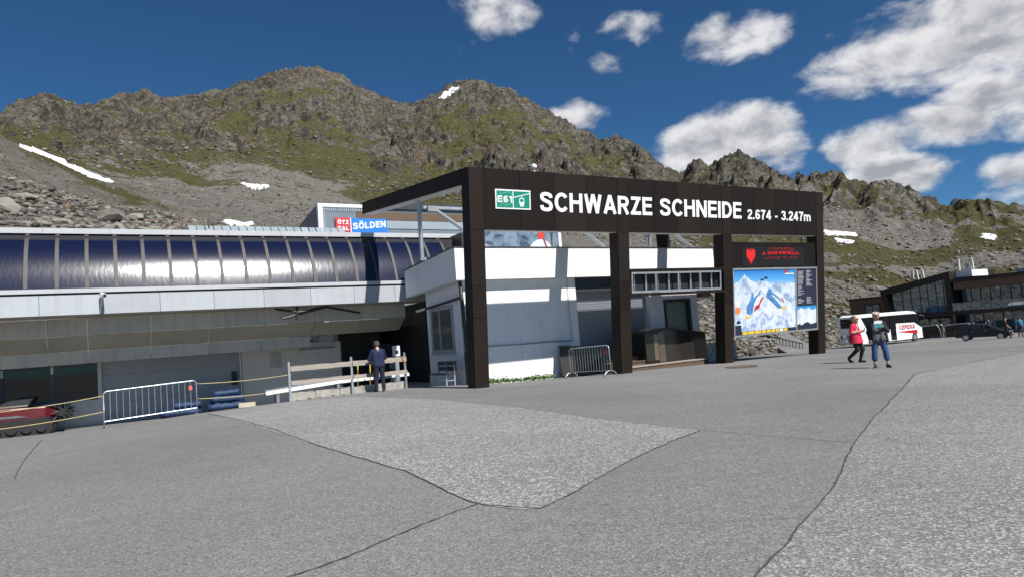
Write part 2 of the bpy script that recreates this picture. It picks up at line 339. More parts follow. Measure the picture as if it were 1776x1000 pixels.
seam([(-5.21,21.62),(-2.25,18.42),(-.05,14.97),(1.55,11.89),(2.63,10.08),(3.39,9.08),(4.01,8.31)], .03, .014, jit=.012)
seam([(-.5,6.75),(-.94,6.23),(-1.33,5.58),(-1.59,5.2),(-2.2,4.7)], .02, .025, jit=.014, step=.06)
seam([(-9.88,21.27),(-5.52,14.84),(-3.37,11.37),(-1.58,8.79),(-.62,6.91),(-.44,6.67),(.09,6.38)], .045, .018, jit=.012)
seam([(2.63,10.08),(2.09,9.47),(1.33,8.37),(.5,6.98),(.09,6.38)], .018, .018, jit=.012)
seam([(-13.06,18.35),(-9.7,13.11),(-8.18,10.86)], .03, .016, jit=.012)
seam([(-.2,5.95),(1.0,5.6),(2.1,5.47)], .005, .006, jit=.012, step=.07)
ylw = mat('worn_yellow_paint', (.30, .27, .13), .85, var=.4, scale=4)
def road_line(pts, w, m_, h=.012):
    a, b = [], []
    P = [Vector((x, y, 0)) for x, y in pts]; line = []
    for p, q in zip(P[:-1], P[1:]): line += [p.lerp(q, k/12) for k in range(12)]
    line.append(P[-1])
    for i, p in enumerate(line):
        t = (line[min(i+1, len(line)-1)]-line[max(i-1, 0)]).normalized(); n = Vector((-t.y, t.x, 0))*w/2
        a.append(G(*(p+n).xy, h)); b.append(G(*(p-n).xy, h))
    MB().grid([b, a]).build('line_marking', m_, LOT)
road_line([(12.6, 31.5), (14.9, 27.1), (17.0, 22.7), (20.5, 15.5)], .09, ylw, .014)

# ------------------------------------------------------------------ mountains: one height field in rings round the camera, skyline from image pixels
_P = RNG.permutation(512); _P = np.r_[_P, _P]; _gr = RNG.normal(size=(512, 2)); _gr /= np.linalg.norm(_gr, axis=1)[:, None]
def pnoise(x, y):
    xi = np.floor(x).astype(int); yi = np.floor(y).astype(int); xf = x-xi; yf = y-yi
    u = xf*xf*xf*(xf*(xf*6-15)+10); v = yf*yf*yf*(yf*(yf*6-15)+10)
    def g(a, b, fx, fy):
        k = _P[(_P[(xi+a) & 511]+((yi+b) & 511)) & 511]; q = _gr[k]; return q[..., 0]*fx+q[..., 1]*fy
    n0 = g(0, 0, xf, yf)*(1-u)+g(1, 0, xf-1, yf)*u; n1 = g(0, 1, xf, yf-1)*(1-u)+g(1, 1, xf-1, yf-1)*u
    return (n0*(1-v)+n1*v)*1.5
def fbm(x, y, o=5, gain=.5):
    s = 0; a = 1; t = 0
    for k in range(o): s = s+a*pnoise(x+17.3*k, y-9.1*k); t += a; a *= gain; x = x*2.03; y = y*2.03
    return s/t
def ridged(x, y, o=5, gain=.55):
    s = 0; a = 1; t = 0
    for k in range(o): s = s+a*(1-2*np.abs(pnoise(x+31.7*k, y+5.3*k))); t += a; a *= gain; x = x*2.1; y = y*2.1
    return s/t
SM = lambda x, a, b: (lambda t: t*t*(3-2*t))(np.clip((x-a)/(b-a), 0, 1))
RIDGE = [(-90,12),(-60,14),(-43.26,14.79),(-39.84,16.31),(-37.34,17.85),(-36.35,18.7),(-34.48,19.48),(-33.26,19.32),(-32.56,18.69),(-31.08,19.57),(-28.18,20.42),(-26.8,19.97),(-24.52,20.47),(-22.14,21.13),(-20.35,21.83),(-18.51,22.51),(-15.47,22.92),(-13.37,22.36),(-11.04,21.09),(-9.13,20.34),(-7.17,20.07),(-5.1,20.95),(-3.01,21.71),(-1.5,21.62),(1.22,20.75),(3.38,19.38),(4.34,18.83),(8.58,16.04),(10.07,16.14),(11.93,15.16),(13.22,13.58),(15.24,12.32),(15.84,13.22),(16.6,13.35),(17.38,12.77),(19.74,13.6),(21.81,12.12),(24.55,9.78),(24.9,10.7),(26.32,10.86),(28.58,9.62),(30.75,8.5),(32.13,7.71),(33.48,7.05),(35.13,6.35),(37.84,5.64),(41.43,4.69),(45.32,3.99),(60,6),(90,8)]
CREST = [(-90,14),(-60,16),(-43.24,17.24),(-39.23,17.12),(-37.36,16.61),(-35.42,15.74),(-33.38,14.88),(-31.07,13.93),(-28.63,13.41),(-25.48,12.58),(-21.73,11.72),(-17.34,10.83),(-11.32,9.67),(-4.05,8.53),(5.8,7.15),(15.3,5.2),(20.52,3.0),(24.57,1.6),(27.64,.81),(31.35,.45),(37.3,.66),(41.03,1.0),(44.98,.87),(60,1),(90,1)]
SCREE = [(-90,13),(-60,13),(-43.27,13.37),(-37.41,13.93),(-34.09,14.19),(-31.06,14.17),(-28.6,14.08),(-24.59,14.14),(-21.15,14.74),(-17.14,14.39),(-13.47,13.32),(-8.71,12.44),(-3.87,10.96),(5.98,9.19),(13.16,7.96),(20,7.37),(25.08,6.91),(28.21,6.23),(31.84,5.05),(35.22,4.13),(37.62,3.58),(41.27,3.22),(45.19,2.78),(60,3),(90,3)]
ip = lambda T, a: np.interp(a, [t[0] for t in T], [t[1] for t in T])
az = np.r_[np.linspace(-90, -43, 50)[:-1], np.linspace(-43, 43, 1000), np.linspace(43, 90, 50)[1:]]
ROWS = [(.0, 1, 12), (1, 2, 70), (2, 2.4, 14), (2.4, 3, 95), (3, 4, 260), (4, 5, 24)]
tt = np.concatenate([np.linspace(a, b, n, endpoint=False) for a, b, n in ROWS]+[[5.]])
AZ, TT = np.meshgrid(az, tt)
rid_r = np.interp(az, [-90, -40, -34, -28, -15, -2, 8, 14, 15.6, 20, 26, 38, 90], [520, 560, 700, 760, 800, 760, 690, 625, 605, 550, 490, 460, 480])
r0_ = np.interp(az, [-90, -42, -30, -12, 0, 14, 18, 24, 28, 40, 90], [44, 44, 46, 56, 62, 70, 74, 88, 100, 104, 104])
r1_ = r0_+np.interp(az, [-90, -40, -10, 10, 24, 40, 90], [18, 18, 14, 12, 16, 20, 20])
r2_ = np.interp(az, [-90, -40, -20, -4, 15, 26, 40, 90], [112, 118, 130, 140, 150, 150, 150, 150])
r3_ = np.interp(az, [-90, -40, -15, 14, 17, 38, 90], [330, 330, 360, 300, 285, 260, 260])
el0 = np.interp(az, [-90, -30, -12, 10, 16, 22, 25.5, 28, 40, 90], [1, 1, -1, -1.8, -3.0, -3.0, -2.95, -2.6, -2.6, -2])
el1 = np.interp(az, [-90, -40, -25, -12, 0, 12, 22, 26, 29, 40, 90], [9.2, 9.2, 9.3, 8.0, 5.6, 2.2, -.6, -.9, -1.1, -1.1, 0])
cr_ = ip(CREST, az); sc_ = ip(SCREE, az); rd_ = ip(RIDGE, az)
Rk = np.array([0, 1, 2, 2.4, 3, 4, 5]); 
RR = np.stack([r0_, r1_, r2_, r2_*1.22, r3_, rid_r, rid_r*1.7]); dip = np.interp(az, [-40, -20, 0], [2.2, 1.2, -.4])
EE = np.stack([el0, el1, cr_, np.minimum(cr_-dip, sc_-.4), sc_, rd_, rd_*.45])
RAD = np.empty_like(AZ); ELV = np.empty_like(AZ)
for c in range(len(az)):
    RAD[:, c] = np.interp(tt, Rk, RR[:, c]); ELV[:, c] = np.interp(tt, Rk, EE[:, c])
f34 = np.clip(TT-3, 0, 1); ELV = np.where((TT > 3) & (TT < 4), sc_[None]+(rd_-sc_)[None]*(f34*.85+.15*f34**2.2), ELV)
TX = RAD*np.sin(np.radians(AZ)); TY = RAD*np.cos(np.radians(AZ)); TZ = EYE+RAD*np.tan(np.radians(ELV))
amp = np.interp(TT, [0, 1, 2, 2.4, 3, 3.3, 3.8, 4, 5], [0, .25, .35, .5, .75, 1, .9, .28, 1])
wx = TX+35*fbm(TX/160, TY/160, 3); wy = TY+35*fbm(TX/160+50, TY/160, 3)
far = np.interp(TT, [0, 1, 2, 3, 3.25, 4], [.0, .1, .12, .35, 1, 1])
big = ridged(wx/150, wy/190, 4)*15; mid = ridged(wx/46+9, wy/60, 4)*8.0; 
craggy = SM(fbm(wx/80+3, wy/110+8, 5, .6), .0, .2)*far
EAST = SM(AZ+5*fbm(TX/120, TY/120, 3), 11.5, 18.5)
craggy = np.maximum(craggy, SM(TT+.25*fbm(TX/70, TY/70, 3), 3.74, 3.98)*(.75+.25*EAST)); craggy = np.maximum(craggy, EAST*SM(TT, 3.1, 3.5)*SM(fbm(wx/60, wy/60, 4), -.35, .1))
craggy *= (TT > 2.6)*np.interp(AZ, [25, 30, 43], [1, .45, .25])
rock = ridged(wx/26, wy/38+4, 5, .68)*9.0*craggy + ridged(wx/9, wy/12, 3, .65)*3.4*craggy
tops = ridged(TX/26+2, TY/26, 5, .7)*np.interp(AZ, [-40, -18, -8, 8, 14, 30], [8., 6, 3.5, 4, 3.2, .8])*SM(TT, 3.7, 3.97)*(1-SM(TT, 4.15, 4.6))
gul = ridged(AZ*.3+.9*fbm(wx/110, wy/110, 3), RAD/330., 3, .5)*np.interp(TT, [2.9, 3.2, 3.7, 4], [0, 6., 7., 1.])
# tilted strata: steps and ledges in the crags, small outcrops breaking through the turf
TZ += gul
sz = (TZ+.32*TX-.18*TY+6*fbm(wx/60, wy/60, 3))/13.; fr_ = sz-np.floor(sz); stp = SM(fr_, .55, .8)-fr_
outc = SM(fbm(wx/30+60, wy/36, 5, .62), .10, .22)*np.interp(TT, [2.9, 3.15, 4, 5], [0, 1, 1, 0])
fade = (1-.8*EAST)*np.interp(TT, [3.7, 3.95, 4.3], [1, .45, .45])
TZ += (stp*9.*np.clip(craggy+.8*outc, 0, 1)*far + outc*2.6*far)*fade
TZ += amp*(big*far+mid*far) + rock + tops + fbm(wx/14, wy/14, 4)*1.1*np.interp(TT, [0, 1, 2, 3, 4], [0, .5, 1, 1.3, 1.5]) + fbm(TX/3.5, TY/3.5, 3)*.28*np.interp(TT, [0, 1, 2, 3], [0, .6, 1., 1.6])
el_now = np.degrees(np.arctan2(TZ-EYE, RAD)); rr2 = (TT >= 3.2)
top_now = np.where(rr2, el_now, -99).max(0); dlt = top_now-rd_; kk = np.exp(-.5*(np.arange(-26, 27)/9.)**2); kk /= kk.sum(); dlt = np.convolve(np.pad(dlt, 26, mode='edge'), kk, mode='valid')
TZ -= RAD*np.tan(np.radians(dlt))[None]*np.interp(TT, [2.4, 3.0, 3.6, 5], [0, .15, 1, 1])
TZ[0] = -4.5
# colours of the ground itself: R crag rock, G grass, B warm stone / bare earth
e1 = np.gradient(TZ, axis=0)/np.maximum(1e-3, np.gradient(RAD, axis=0)); slope = np.abs(e1)
gx = np.gradient(TZ, axis=1)/np.maximum(1e-3, np.radians(np.gradient(AZ, axis=1))*RAD); slope = np.hypot(slope, gx)
rockm = np.clip(craggy*1.0*SM(slope, .5, 1.3)+SM(slope, 1.3, 2.2)*far*.8+outc*SM(slope, .5, 1.1), 0, 1)
gn = fbm(wx/70+40, wy/70, 5, .6)
grass = SM(TT+.45*gn, 2.7, 3.05)*(.58+.38*SM(gn+.25, -.25, .25))*(1-.45*SM(TT, 3.86, 4.0))*(1-.8*rockm)
grass = grass*(1-EAST)+EAST*SM(fbm(wx/48+7, wy/48, 5, .6), -.14, .14)*(TT > 1.2)*(1-rockm)*.95
grass = np.where((AZ < -27) & (TT > 1.55) & (TT < 2.1), np.maximum(grass, SM(gn, -.05, .3)*.35), grass)
warm = SM(fbm(wx/26+90, wy/26, 4, .6), .08, .42)*np.where(TT > 2.6, 1, .7)
warm = np.where((AZ < -26) & (TT > 1.5) & (TT < 2.1), np.maximum(warm, SM(fbm(TX/30, TY/30, 4), -.2, .3)), warm)
def mountain_mat():
    m, nt, bs, N, L = nodes('mountain_ground'); tc = N('ShaderNodeTexCoord'); o = tc.outputs['Object']
    at = N('ShaderNodeVertexColor'); at.layer_name = 'cover'; sp = N('ShaderNodeSeparateColor'); L(at.outputs[0], sp.inputs[0])
    def noise(sc, det=6, ro=.65, dist=0.):
        n = N('ShaderNodeTexNoise'); n.inputs['Scale'].default_value = sc; n.inputs['Detail'].default_value = det; n.inputs['Roughness'].default_value = ro; n.inputs['Distortion'].default_value = dist; L(o, n.inputs['Vector']); return n.outputs['Fac']
    def mix(f, a, b):
        x = N('ShaderNodeMix'); x.data_type = 'RGBA'
        if isinstance(f, float): x.inputs[0].default_value = f
        else: L(f, x.inputs[0])
        for i, c in ((6, a), (7, b)):
            if isinstance(c, tuple): x.inputs[i].default_value = (*c, 1)
            else: L(c, x.inputs[i])
        return x.outputs[2]
    def rng(f, a, b, lo=0., hi=1.):
        x = N('ShaderNodeMapRange'); x.inputs[1].default_value = a; x.inputs[2].default_value = b; x.inputs[3].default_value = lo; x.inputs[4].default_value = hi; L(f, x.inputs[0]); return x.outputs[0]
    def ma(op, a, b):
        x = N('ShaderNodeMath'); x.operation = op
        for i, s in ((0, a), (1, b)):
            if isinstance(s, float): x.inputs[i].default_value = s
            else: L(s, x.inputs[i])
        return x.outputs[0]
    fine = noise(.9, 8, .75); med = noise(.16, 8, .7, .4); tiny = noise(3.2, 4, .7); crag = noise(.075, 9, .68, 1.2)
    vo = N('ShaderNodeTexVoronoi'); vo.inputs['Scale'].default_value = .55; L(o, vo.inputs['Vector']); vs = N('ShaderNodeSeparateColor'); L(vo.outputs['Color'], vs.inputs[0])
    # joints between blocks of rock: warped cells
    wv = N('ShaderNodeVectorMath'); wv.operation = 'MULTIPLY_ADD'; nv = N('ShaderNodeTexNoise'); nv.inputs['Scale'].default_value = .12; nv.inputs['Detail'].default_value = 4; L(o, nv.inputs['Vector']); L(nv.outputs['Color'], wv.inputs[0]); wv.inputs[1].default_value = (9, 9, 9); L(o, wv.inputs[2])
    v2 = N('ShaderNodeTexVoronoi'); v2.feature = 'DISTANCE_TO_EDGE'; v2.inputs['Scale'].default_value = .16; L(wv.outputs[0], v2.inputs['Vector']); joint = rng(v2.outputs['Distance'], .0, .16)
    v3 = N('ShaderNodeTexVoronoi'); v3.inputs['Scale'].default_value = .16; L(wv.outputs[0], v3.inputs['Vector']); v3s = N('ShaderNodeSeparateColor'); L(v3.outputs['Color'], v3s.inputs[0])
    scree = mix(rng(fine, .3, .7), (.145, .136, .118), (.36, .34, .30)); scree = mix(rng(vs.outputs[0], .7, 1., 0, .7), scree, (.36, .345, .31)); scree = mix(rng(med, .5, .75, 0, .6), scree, (.15, .14, .122))
    rockc = mix(rng(fine, .32, .68), (.075, .068, .057), (.34, .31, .255)); rockc = mix(rng(v3s.outputs[0], .3, 1., 0, .35), rockc, (.34, .32, .28)); rockc = mix(rng(crag, .47, .57, 0, .85), rockc, (.05, .048, .045)); 
    rockc = mix(ma('MULTIPLY', sp.outputs[2], rng(med, .35, .6, 0, .8)), rockc, (.25, .155, .10))
    rockc = mix(rng(med, .42, .62, 0, .45), rockc, (.115, .108, .06)); rockc = mix(rng(joint, 0., 1., .5, 0.), rockc, (.035, .034, .032))
    gr = mix(rng(med, .3, .7), (.078, .078, .028), (.155, .142, .060)); gr = mix(rng(fine, .5, .75, 0, .75), gr, (.13, .115, .06)); gr = mix(rng(tiny, .6, .76, 0, .85), gr, (.26, .25, .21))
    earth = mix(ma('MULTIPLY', sp.outputs[2], rng(fine, .35, .7, 0, .55)), scree, (.15, .105, .062))
    gm = rng(ma('ADD', sp.outputs[1], ma('ADD', ma('MULTIPLY', ma('SUBTRACT', fine, .5), .9), ma('ADD', ma('MULTIPLY', ma('SUBTRACT', crag, .5), 2.0), ma('MULTIPLY', ma('SUBTRACT', med, .5), 1.0)))), .30, .44)
    c = mix(gm, earth, gr)
    rm = rng(ma('ADD', sp.outputs[0], ma('ADD', ma('MULTIPLY', ma('SUBTRACT', med, .5), 1.1), ma('MULTIPLY', ma('SUBTRACT', crag, .5), 1.5))), .34, .46)
    c = mix(rm, c, rockc); L(c, bs.inputs['Base Color']); bs.inputs['Roughness'].default_value = .95; bs.inputs['Specular IOR Level'].default_value = .15
    b0 = N('ShaderNodeBump'); b0.inputs['Strength'].default_value = .9; b0.inputs['Distance'].default_value = 12.; L(ma('ADD', crag, ma('MULTIPLY', joint, .10)), b0.inputs['Height'])
    b1 = N('ShaderNodeBump'); b1.inputs['Strength'].default_value = 1.; b1.inputs['Distance'].default_value = 1.6; L(fine, b1.inputs['Height']); L(b0.outputs[0], b1.inputs['Normal'])
    b2 = N('ShaderNodeBump'); b2.inputs['Strength'].default_value = .9; b2.inputs['Distance'].default_value = .35; L(tiny, b2.inputs['Height']); L(b1.outputs[0], b2.inputs['Normal']); L(b2.outputs[0], bs.inputs['Normal'])
    return m
M['mountain'] = mountain_mat()
TERR = mesh_np('mountain', np.stack([TX, TY, TZ], -1).reshape(-1, 3), gridF(*AZ.shape), M['mountain'], True, label='rocky alpine mountainside with grass, crags and scree', kind='structure')
ca = TERR.data.color_attributes.new('cover', 'FLOAT_COLOR', 'POINT')
ca.data.foreach_set('color', np.stack([rockm, grass, warm, np.ones_like(warm)], -1).astype(np.float32).ravel())
# valley floor under everything, out to the far horizon
fl = MB(); ring0 = [Vector((0, 0, -3.6))]; fl.add([(-5000, -5000, -3.8), (5000, -5000, -3.8), (5000, 700, -3.8), (-5000, 700, -3.8)], [(0, 1, 2, 3)])
fl.build('valley_ground', mat('valley_scree', (.15, .145, .13), .95, var=.3, scale=.2, bump=.6, bscale=1.), kind='structure', label='stony valley floor round the forecourt')

def inside(px, py, poly):
    r = np.zeros(px.shape, bool); n = len(poly)
    for k in range(n):
        x0, y0 = poly[k]; x1, y1 = poly[(k+1) % n]
        c = ((y0 > py) != (y1 > py)); xi = (x1-x0)*(py-y0)/((y1-y0) if y1 != y0 else 1e-9)+x0; r ^= c & (px < xi)
    return r
TEL = np.degrees(np.arctan2(TZ-EYE, RAD))
def snow(poly, t0, t1, label, rise=.35):
    jx = .2*fbm(TX/9, TY/9, 3); jy = .1*fbm(TX/7+9, TY/7, 3)
    m = inside(AZ+jx, TEL+jy, poly) & (TT >= t0) & (TT <= t1)
    c = m[:-1, :-1] & m[1:, :-1] & m[:-1, 1:] & m[1:, 1:]
    lab = np.where(c, np.arange(c.size).reshape(c.shape), -1)
    for _ in range(400):
        q = lab.copy()
        for ax, sh in ((0, 1), (0, -1), (1, 1), (1, -1)): q = np.maximum(q, np.roll(lab, sh, ax))
        q = np.where(c, q, -1)
        if (q == lab).all(): break
        lab = q
    ids, cnt = np.unique(lab[c], return_counts=True)
    if len(ids): c = lab == ids[cnt.argmax()]
    j, i = np.nonzero(c)
    if len(j) == 0: print('NO SNOW', label); return
    nc = AZ.shape[1]; a = j*nc+i; F = np.stack([a, a+1, a+nc+1, a+nc], 1); u, inv = np.unique(F, return_inverse=True)
    V = np.stack([TX, TY, TZ], -1).reshape(-1, 3)[u]; deg = np.zeros(len(u)); np.add.at(deg, inv.ravel(), 1)
    V[:, 2] += np.where(deg >= 4, rise, .03*rise); V[:, 1] -= np.where(deg >= 4, rise*.6, 0)
    o = mesh_np('snow_patch', V, inv.reshape(F.shape), M['snow'], True, label=label, cat='snow', group='snow patches on the mountainside')
snow([(-36.3,16.0),(-34.91,15.56),(-33.72,15.06),(-32.32,14.48),(-30.5,13.8),(-30.8,13.66),(-32.0,13.86),(-33.22,14.5),(-34.41,15.12),(-36.3,15.78)], 1.5, 2.1, 'long tapering snow streak down the bare hill at far left')
snow([(-21.93,13.95),(-19.44,13.85),(-19.67,13.5),(-20.78,13.35)], 2.4, 3.2, 'small bright snow patch in the scree hollow below the highest summit')
snow([(-23.5,11.0),(-20.8,10.75),(-20.8,10.35),(-22.85,10.5)], 1.0, 3.0, 'low snow patch just above the tube roof guards')
snow([(-35.4,19.8),(-34.6,19.8),(-34.6,19.42),(-35.4,19.38)], 3.5, 4.1, 'thin snow strip on top of the leftmost rocky summit')
snow([(-5.4,20.4),(-4.4,21.1),(-3.2,21.4),(-3.3,20.9),(-4.63,20.3)], 3.4, 4.1, 'slanting snow strip just left of the second grassy summit', .8)
snow([(25.3,6.5),(27.7,5.9),(27.6,5.6),(25.3,6.05)], 2.0, 4, 'upper long snow patch right of the portal')
snow([(25.9,5.8),(27.5,5.4),(27.35,5.12),(26.1,5.4)], 1.5, 4, 'lower shorter snow patch right of the portal')
snow([(35.2,4.75),(36.3,4.42),(36.1,4.15),(35.3,4.45)], 1.5, 4, 'snow patch on the flat shoulder at far right')
# distant dark summit beyond the right-hand shoulder
dm = []; 
xs = np.linspace(30, 40, 60); prof = np.interp(xs, [30, 33.3, 33.9, 34.2, 34.7, 35.3, 35.8, 36.5, 40], [4, 6.7, 7.35, 7.4, 6.95, 6.8, 6.6, 6.1, 4])
rows = []
for k in range(16):
    f = k/15; rr_ = 1250+350*f; e_ = prof*np.sin(min(1., f*1.25)*math.pi/2)*(1 if f < .8 else (1-(f-.8)*1.6)) + (1-f)*2.0*0
    x_ = rr_*np.sin(np.radians(xs)); y_ = rr_*np.cos(np.radians(xs)); z_ = EYE+rr_*np.tan(np.radians(e_))+fbm(x_/40, y_/40, 4)*14*min(1, f*2); rows.append(np.stack([x_, y_, z_], -1))
mesh_np('distant_mountain', np.concatenate(rows), gridF(16, 60), mat('far_dark_rock', (.03, .032, .04), .95, var=.4, scale=.02), False, label='small dark peak far beyond the right-hand shoulder', kind='structure')

# ------------------------------------------------------------------ stones
def stone_templates(k):
    out = []
    for s_ in range(k):
        bm = bmesh.new(); bmesh.ops.create_icosphere(bm, subdivisions=1, radius=1.)
        rg = random.Random(s_+3)
        for _ in range(5): # slice flat faces
            n = Vector((rg.gauss(0, 1), rg.gauss(0, 1), rg.gauss(0, 1))).normalized(); d = rg.uniform(.45, .75)
            for v in bm.verts:
                q = v.co.dot(n)
                if q > d: v.co -= n*(q-d)
        for v in bm.verts: v.co *= 1+rg.uniform(-.12, .12)
        bmesh.ops.triangulate(bm, faces=bm.faces[:]); bm.verts.index_update()
        out.append((np.array([v.co[:] for v in bm.verts]), np.array([[v.index for v in f.verts] for f in bm.faces]))); bm.free()
    return out
ST = stone_templates(8)
def terr_at(a, t):
    i = np.interp(a, az, np.arange(len(az))); j = np.interp(t, tt, np.arange(len(tt))); i0 = np.clip(i.astype(int), 0, len(az)-2); j0 = np.clip(j.astype(int), 0, len(tt)-2); fi = i-i0; fj = j-j0
    b = lambda Q: (Q[j0, i0]*(1-fi)+Q[j0, i0+1]*fi)*(1-fj)+(Q[j0+1, i0]*(1-fi)+Q[j0+1, i0+1]*fi)*fj
    return np.stack([b(TX), b(TY), b(TZ)], -1)
def stones(name, a, t, size, label, flat=(.35, .7), mat_=None):
    P = terr_at(a, t); Vs, Fs = [], []; k = 0
    for p, s_ in zip(P, size):
        tv, tf = ST[RNG.integers(len(ST))]; sc = s_*np.array([RNG.uniform(.7, 1.3), RNG.uniform(.6, 1.), RNG.uniform(*flat)])*.5
        th = RNG.uniform(0, 6.28); ax = RNG.normal(0, .28, 2); v = tv*sc
        v = np.stack([v[:, 0], v[:, 1]*math.cos(ax[0])-v[:, 2]*math.sin(ax[0]), v[:, 1]*math.sin(ax[0])+v[:, 2]*math.cos(ax[0])], 1)
        v = np.stack([v[:, 0]*math.cos(th)-v[:, 1]*math.sin(th), v[:, 0]*math.sin(th)+v[:, 1]*math.cos(th), v[:, 2]], 1)
        Vs.append(v+p+[0, 0, sc[2]*.3]); Fs.append(tf+k); k += len(v)
    return mesh_np(name, np.concatenate(Vs), np.concatenate(Fs), mat_ or M['rock_stuff'], False, label=label, kind='stuff')
def rock_stuff():
    m, nt, bs, N, L = nodes('loose_rock'); g = N('ShaderNodeNewGeometry'); tc = N('ShaderNodeTexCoord')
    cr1 = N('ShaderNodeValToRGB'); L(g.outputs['Random Per Island'], cr1.inputs[0]); e = cr1.color_ramp.elements
    e[0].color = (.06, .058, .055, 1); e[1].color = (.26, .25, .225, 1)
    for p, c in ((.3, (.125, .118, .105, 1)), (.55, (.185, .175, .15, 1)), (.7, (.17, .125, .085, 1)), (.8, (.205, .195, .165, 1))):
        x = e.new(p); x.color = c
    n = N('ShaderNodeTexNoise'); n.inputs['Scale'].default_value = 1.6; n.inputs['Detail'].default_value = 7; n.inputs['Roughness'].default_value = .7; L(tc.outputs['Object'], n.inputs['Vector'])
    rm = N('ShaderNodeMapRange'); rm.inputs[1].default_value = .3; rm.inputs[2].default_value = .7; rm.inputs[3].default_value = .6; rm.inputs[4].default_value = 1.25; L(n.outputs['Fac'], rm.inputs[0])
    vm = N('ShaderNodeVectorMath'); vm.operation = 'SCALE'; L(cr1.outputs[0], vm.inputs[0]); L(rm.outputs[0], vm.inputs['Scale']); L(vm.outputs[0], bs.inputs['Base Color']); bs.inputs['Roughness'].default_value = .93; bs.inputs['Specular IOR Level'].default_value = .15
    b = N('ShaderNodeBump'); b.inputs['Strength'].default_value = .8; b.inputs['Distance'].default_value = .1; L(n.outputs['Fac'], b.inputs['Height']); L(b.outputs[0], bs.inputs['Normal'])
    return m
M['rock_stuff'] = rock_stuff()
def rnd(n, a0, a1, t0, t1, s0, s1, p=2.5): return RNG.uniform(a0, a1, n), RNG.uniform(t0, t1, n), s0+(s1-s0)*RNG.uniform(0, 1, n)**p
# blocky boulder field over the tube roof (left), thinning uphill
a, t, s_ = rnd(9500, -42, -9, 1.02, 1.8, .22, 1.35, 2.6); k = (t < np.interp(a, [-42, -33, -20, -9], [1.62, 1.62, 1.6, 1.5])) & (t > 1.1); 
stones('boulder_field', a[k], t[k], s_[k], 'grey and brown block scree covering the slope above the glazed tube')
a, t, s_ = rnd(2600, -42, -10, 1.0, 2.0, .15, .6, 1.5); stones('scree_stones', a, t, s_, 'small loose stones strewn on the bare slope above the tube')
a, t, s_ = rnd(6500, -34, 15, 2.4, 3.15, .4, 1.9, 3.); stones('scree_stones', a, t, s_, 'fine scree filling the hollow below the main ridge')
a, t, s_ = rnd(15000, -36, 14, 3.0, 3.9, .6, 3.4, 3.6); stones('scree_stones', a, t, s_, 'pale stones dotted over the grassy mountainside')
a, t, s_ = rnd(18000, 14, 43, .06, 2.4, .2, 1.4, 4.); stones('scree_stones', a, t, s_, 'rough scree on the slope behind the coach')
a, t, s_ = rnd(9000, 14, 43, 2.2, 3.6, .4, 2.0, 4.); stones('scree_stones', a, t, s_, 'scattered stones on the upper right slope')
# the biggest blocks, each one a thing
BL = [(-36.0, 1.42, 2.6, 'large pale slab high in the boulder field at far left', .35, 1), (-31.2, 1.36, 4.2, 'biggest grey wedge-shaped boulder in the middle of the boulder field', .5, 2),
 (-33.8, 1.22, 2.3, 'dark flat boulder low in the boulder field', .4, 3), (-30.6, 1.1, 2.4, 'square dark grey block just above the tube roof', .55, 4), (-28.4, 1.17, 2.6, 'long tan slab lying low right of the biggest boulder', .3, 5),
 (-26.9, 1.16, 2.0, 'pale upright block right of the long tan slab', .6, 6), (-35.2, 1.2, 2.0, 'brownish slab left of the dark flat boulder', .4, 7), (-29.4, 1.42, 2.2, 'reddish tan block above right of the biggest boulder', .45, 0),
 (-37.2, 1.28, 2.6, 'rounded grey boulder at the left edge of the boulder field', .6, 1), (-24.6, 1.2, 1.8, 'pale flat slab at the right end of the boulder field', .3, 2), (-26.2, 1.06, 2.3, 'yellowish slab lying right above the tube roof', .25, 3)]
for a_, t_, s1, lab, fl_, k in BL:
    p = Vector(terr_at(np.array([a_]), np.array([t_]))[0]); mb = MB(); tv, tf = ST[k]; th = random.uniform(-.5, .5)
    bm = bmesh.new(); vs = [bm.verts.new(Vector((v[0]*s1*.62, v[1]*s1*.42, v[2]*s1*fl_*.62))) for v in tv]
    for f in tf: bm.faces.new([vs[i] for i in f])
    bmesh.ops.rotate(bm, verts=bm.verts, matrix=Matrix.Rotation(th-R(a_), 3, 'Z') @ Matrix.Rotation(random.uniform(-.2, .3), 3, 'Y'))
    bmesh.ops.subdivide_edges(bm, edges=bm.edges[:], cuts=1)
    for v in bm.verts: v.co += Vector((random.gauss(0, 1), random.gauss(0, 1), random.gauss(0, 1)))*.022*s1
    bmesh.ops.translate(bm, verts=bm.verts, vec=p+Vector((0, 0, s1*fl_*.22)))
    bm.verts.index_update(); mb.add([v.co.copy() for v in bm.verts], [[v.index for v in f.verts] for f in bm.faces]); bm.free()
    mb.build('boulder', M['rock'], loc=p, label=lab, cat='boulder', group='large blocks on the scree slope')

# ------------------------------------------------------------------ station frame (coordinates from image pixels, scaled about the camera; along portal / into building / up)
SU = .9; OP = Vector((-1.44, 21.87, .16))
U = lambda a, b, c: OP + (A*a + B*b + ZZ*c)*SU
TP, TV = R(6.41), R(-.654)
UPP = ZZ*math.cos(TP) - B*math.sin(TP) + A*math.sin(TV); BKP = B*math.cos(TP*.93) + ZZ*math.sin(TP*.93)
LP = lambda a, b, c: OP + (A*a + BKP*b + UPP*c)*SU
PW, PD, PH, PHB = .594, .566, 7.88, 5.631
POSTS = [0, 6.838, 13.044, 19.962]

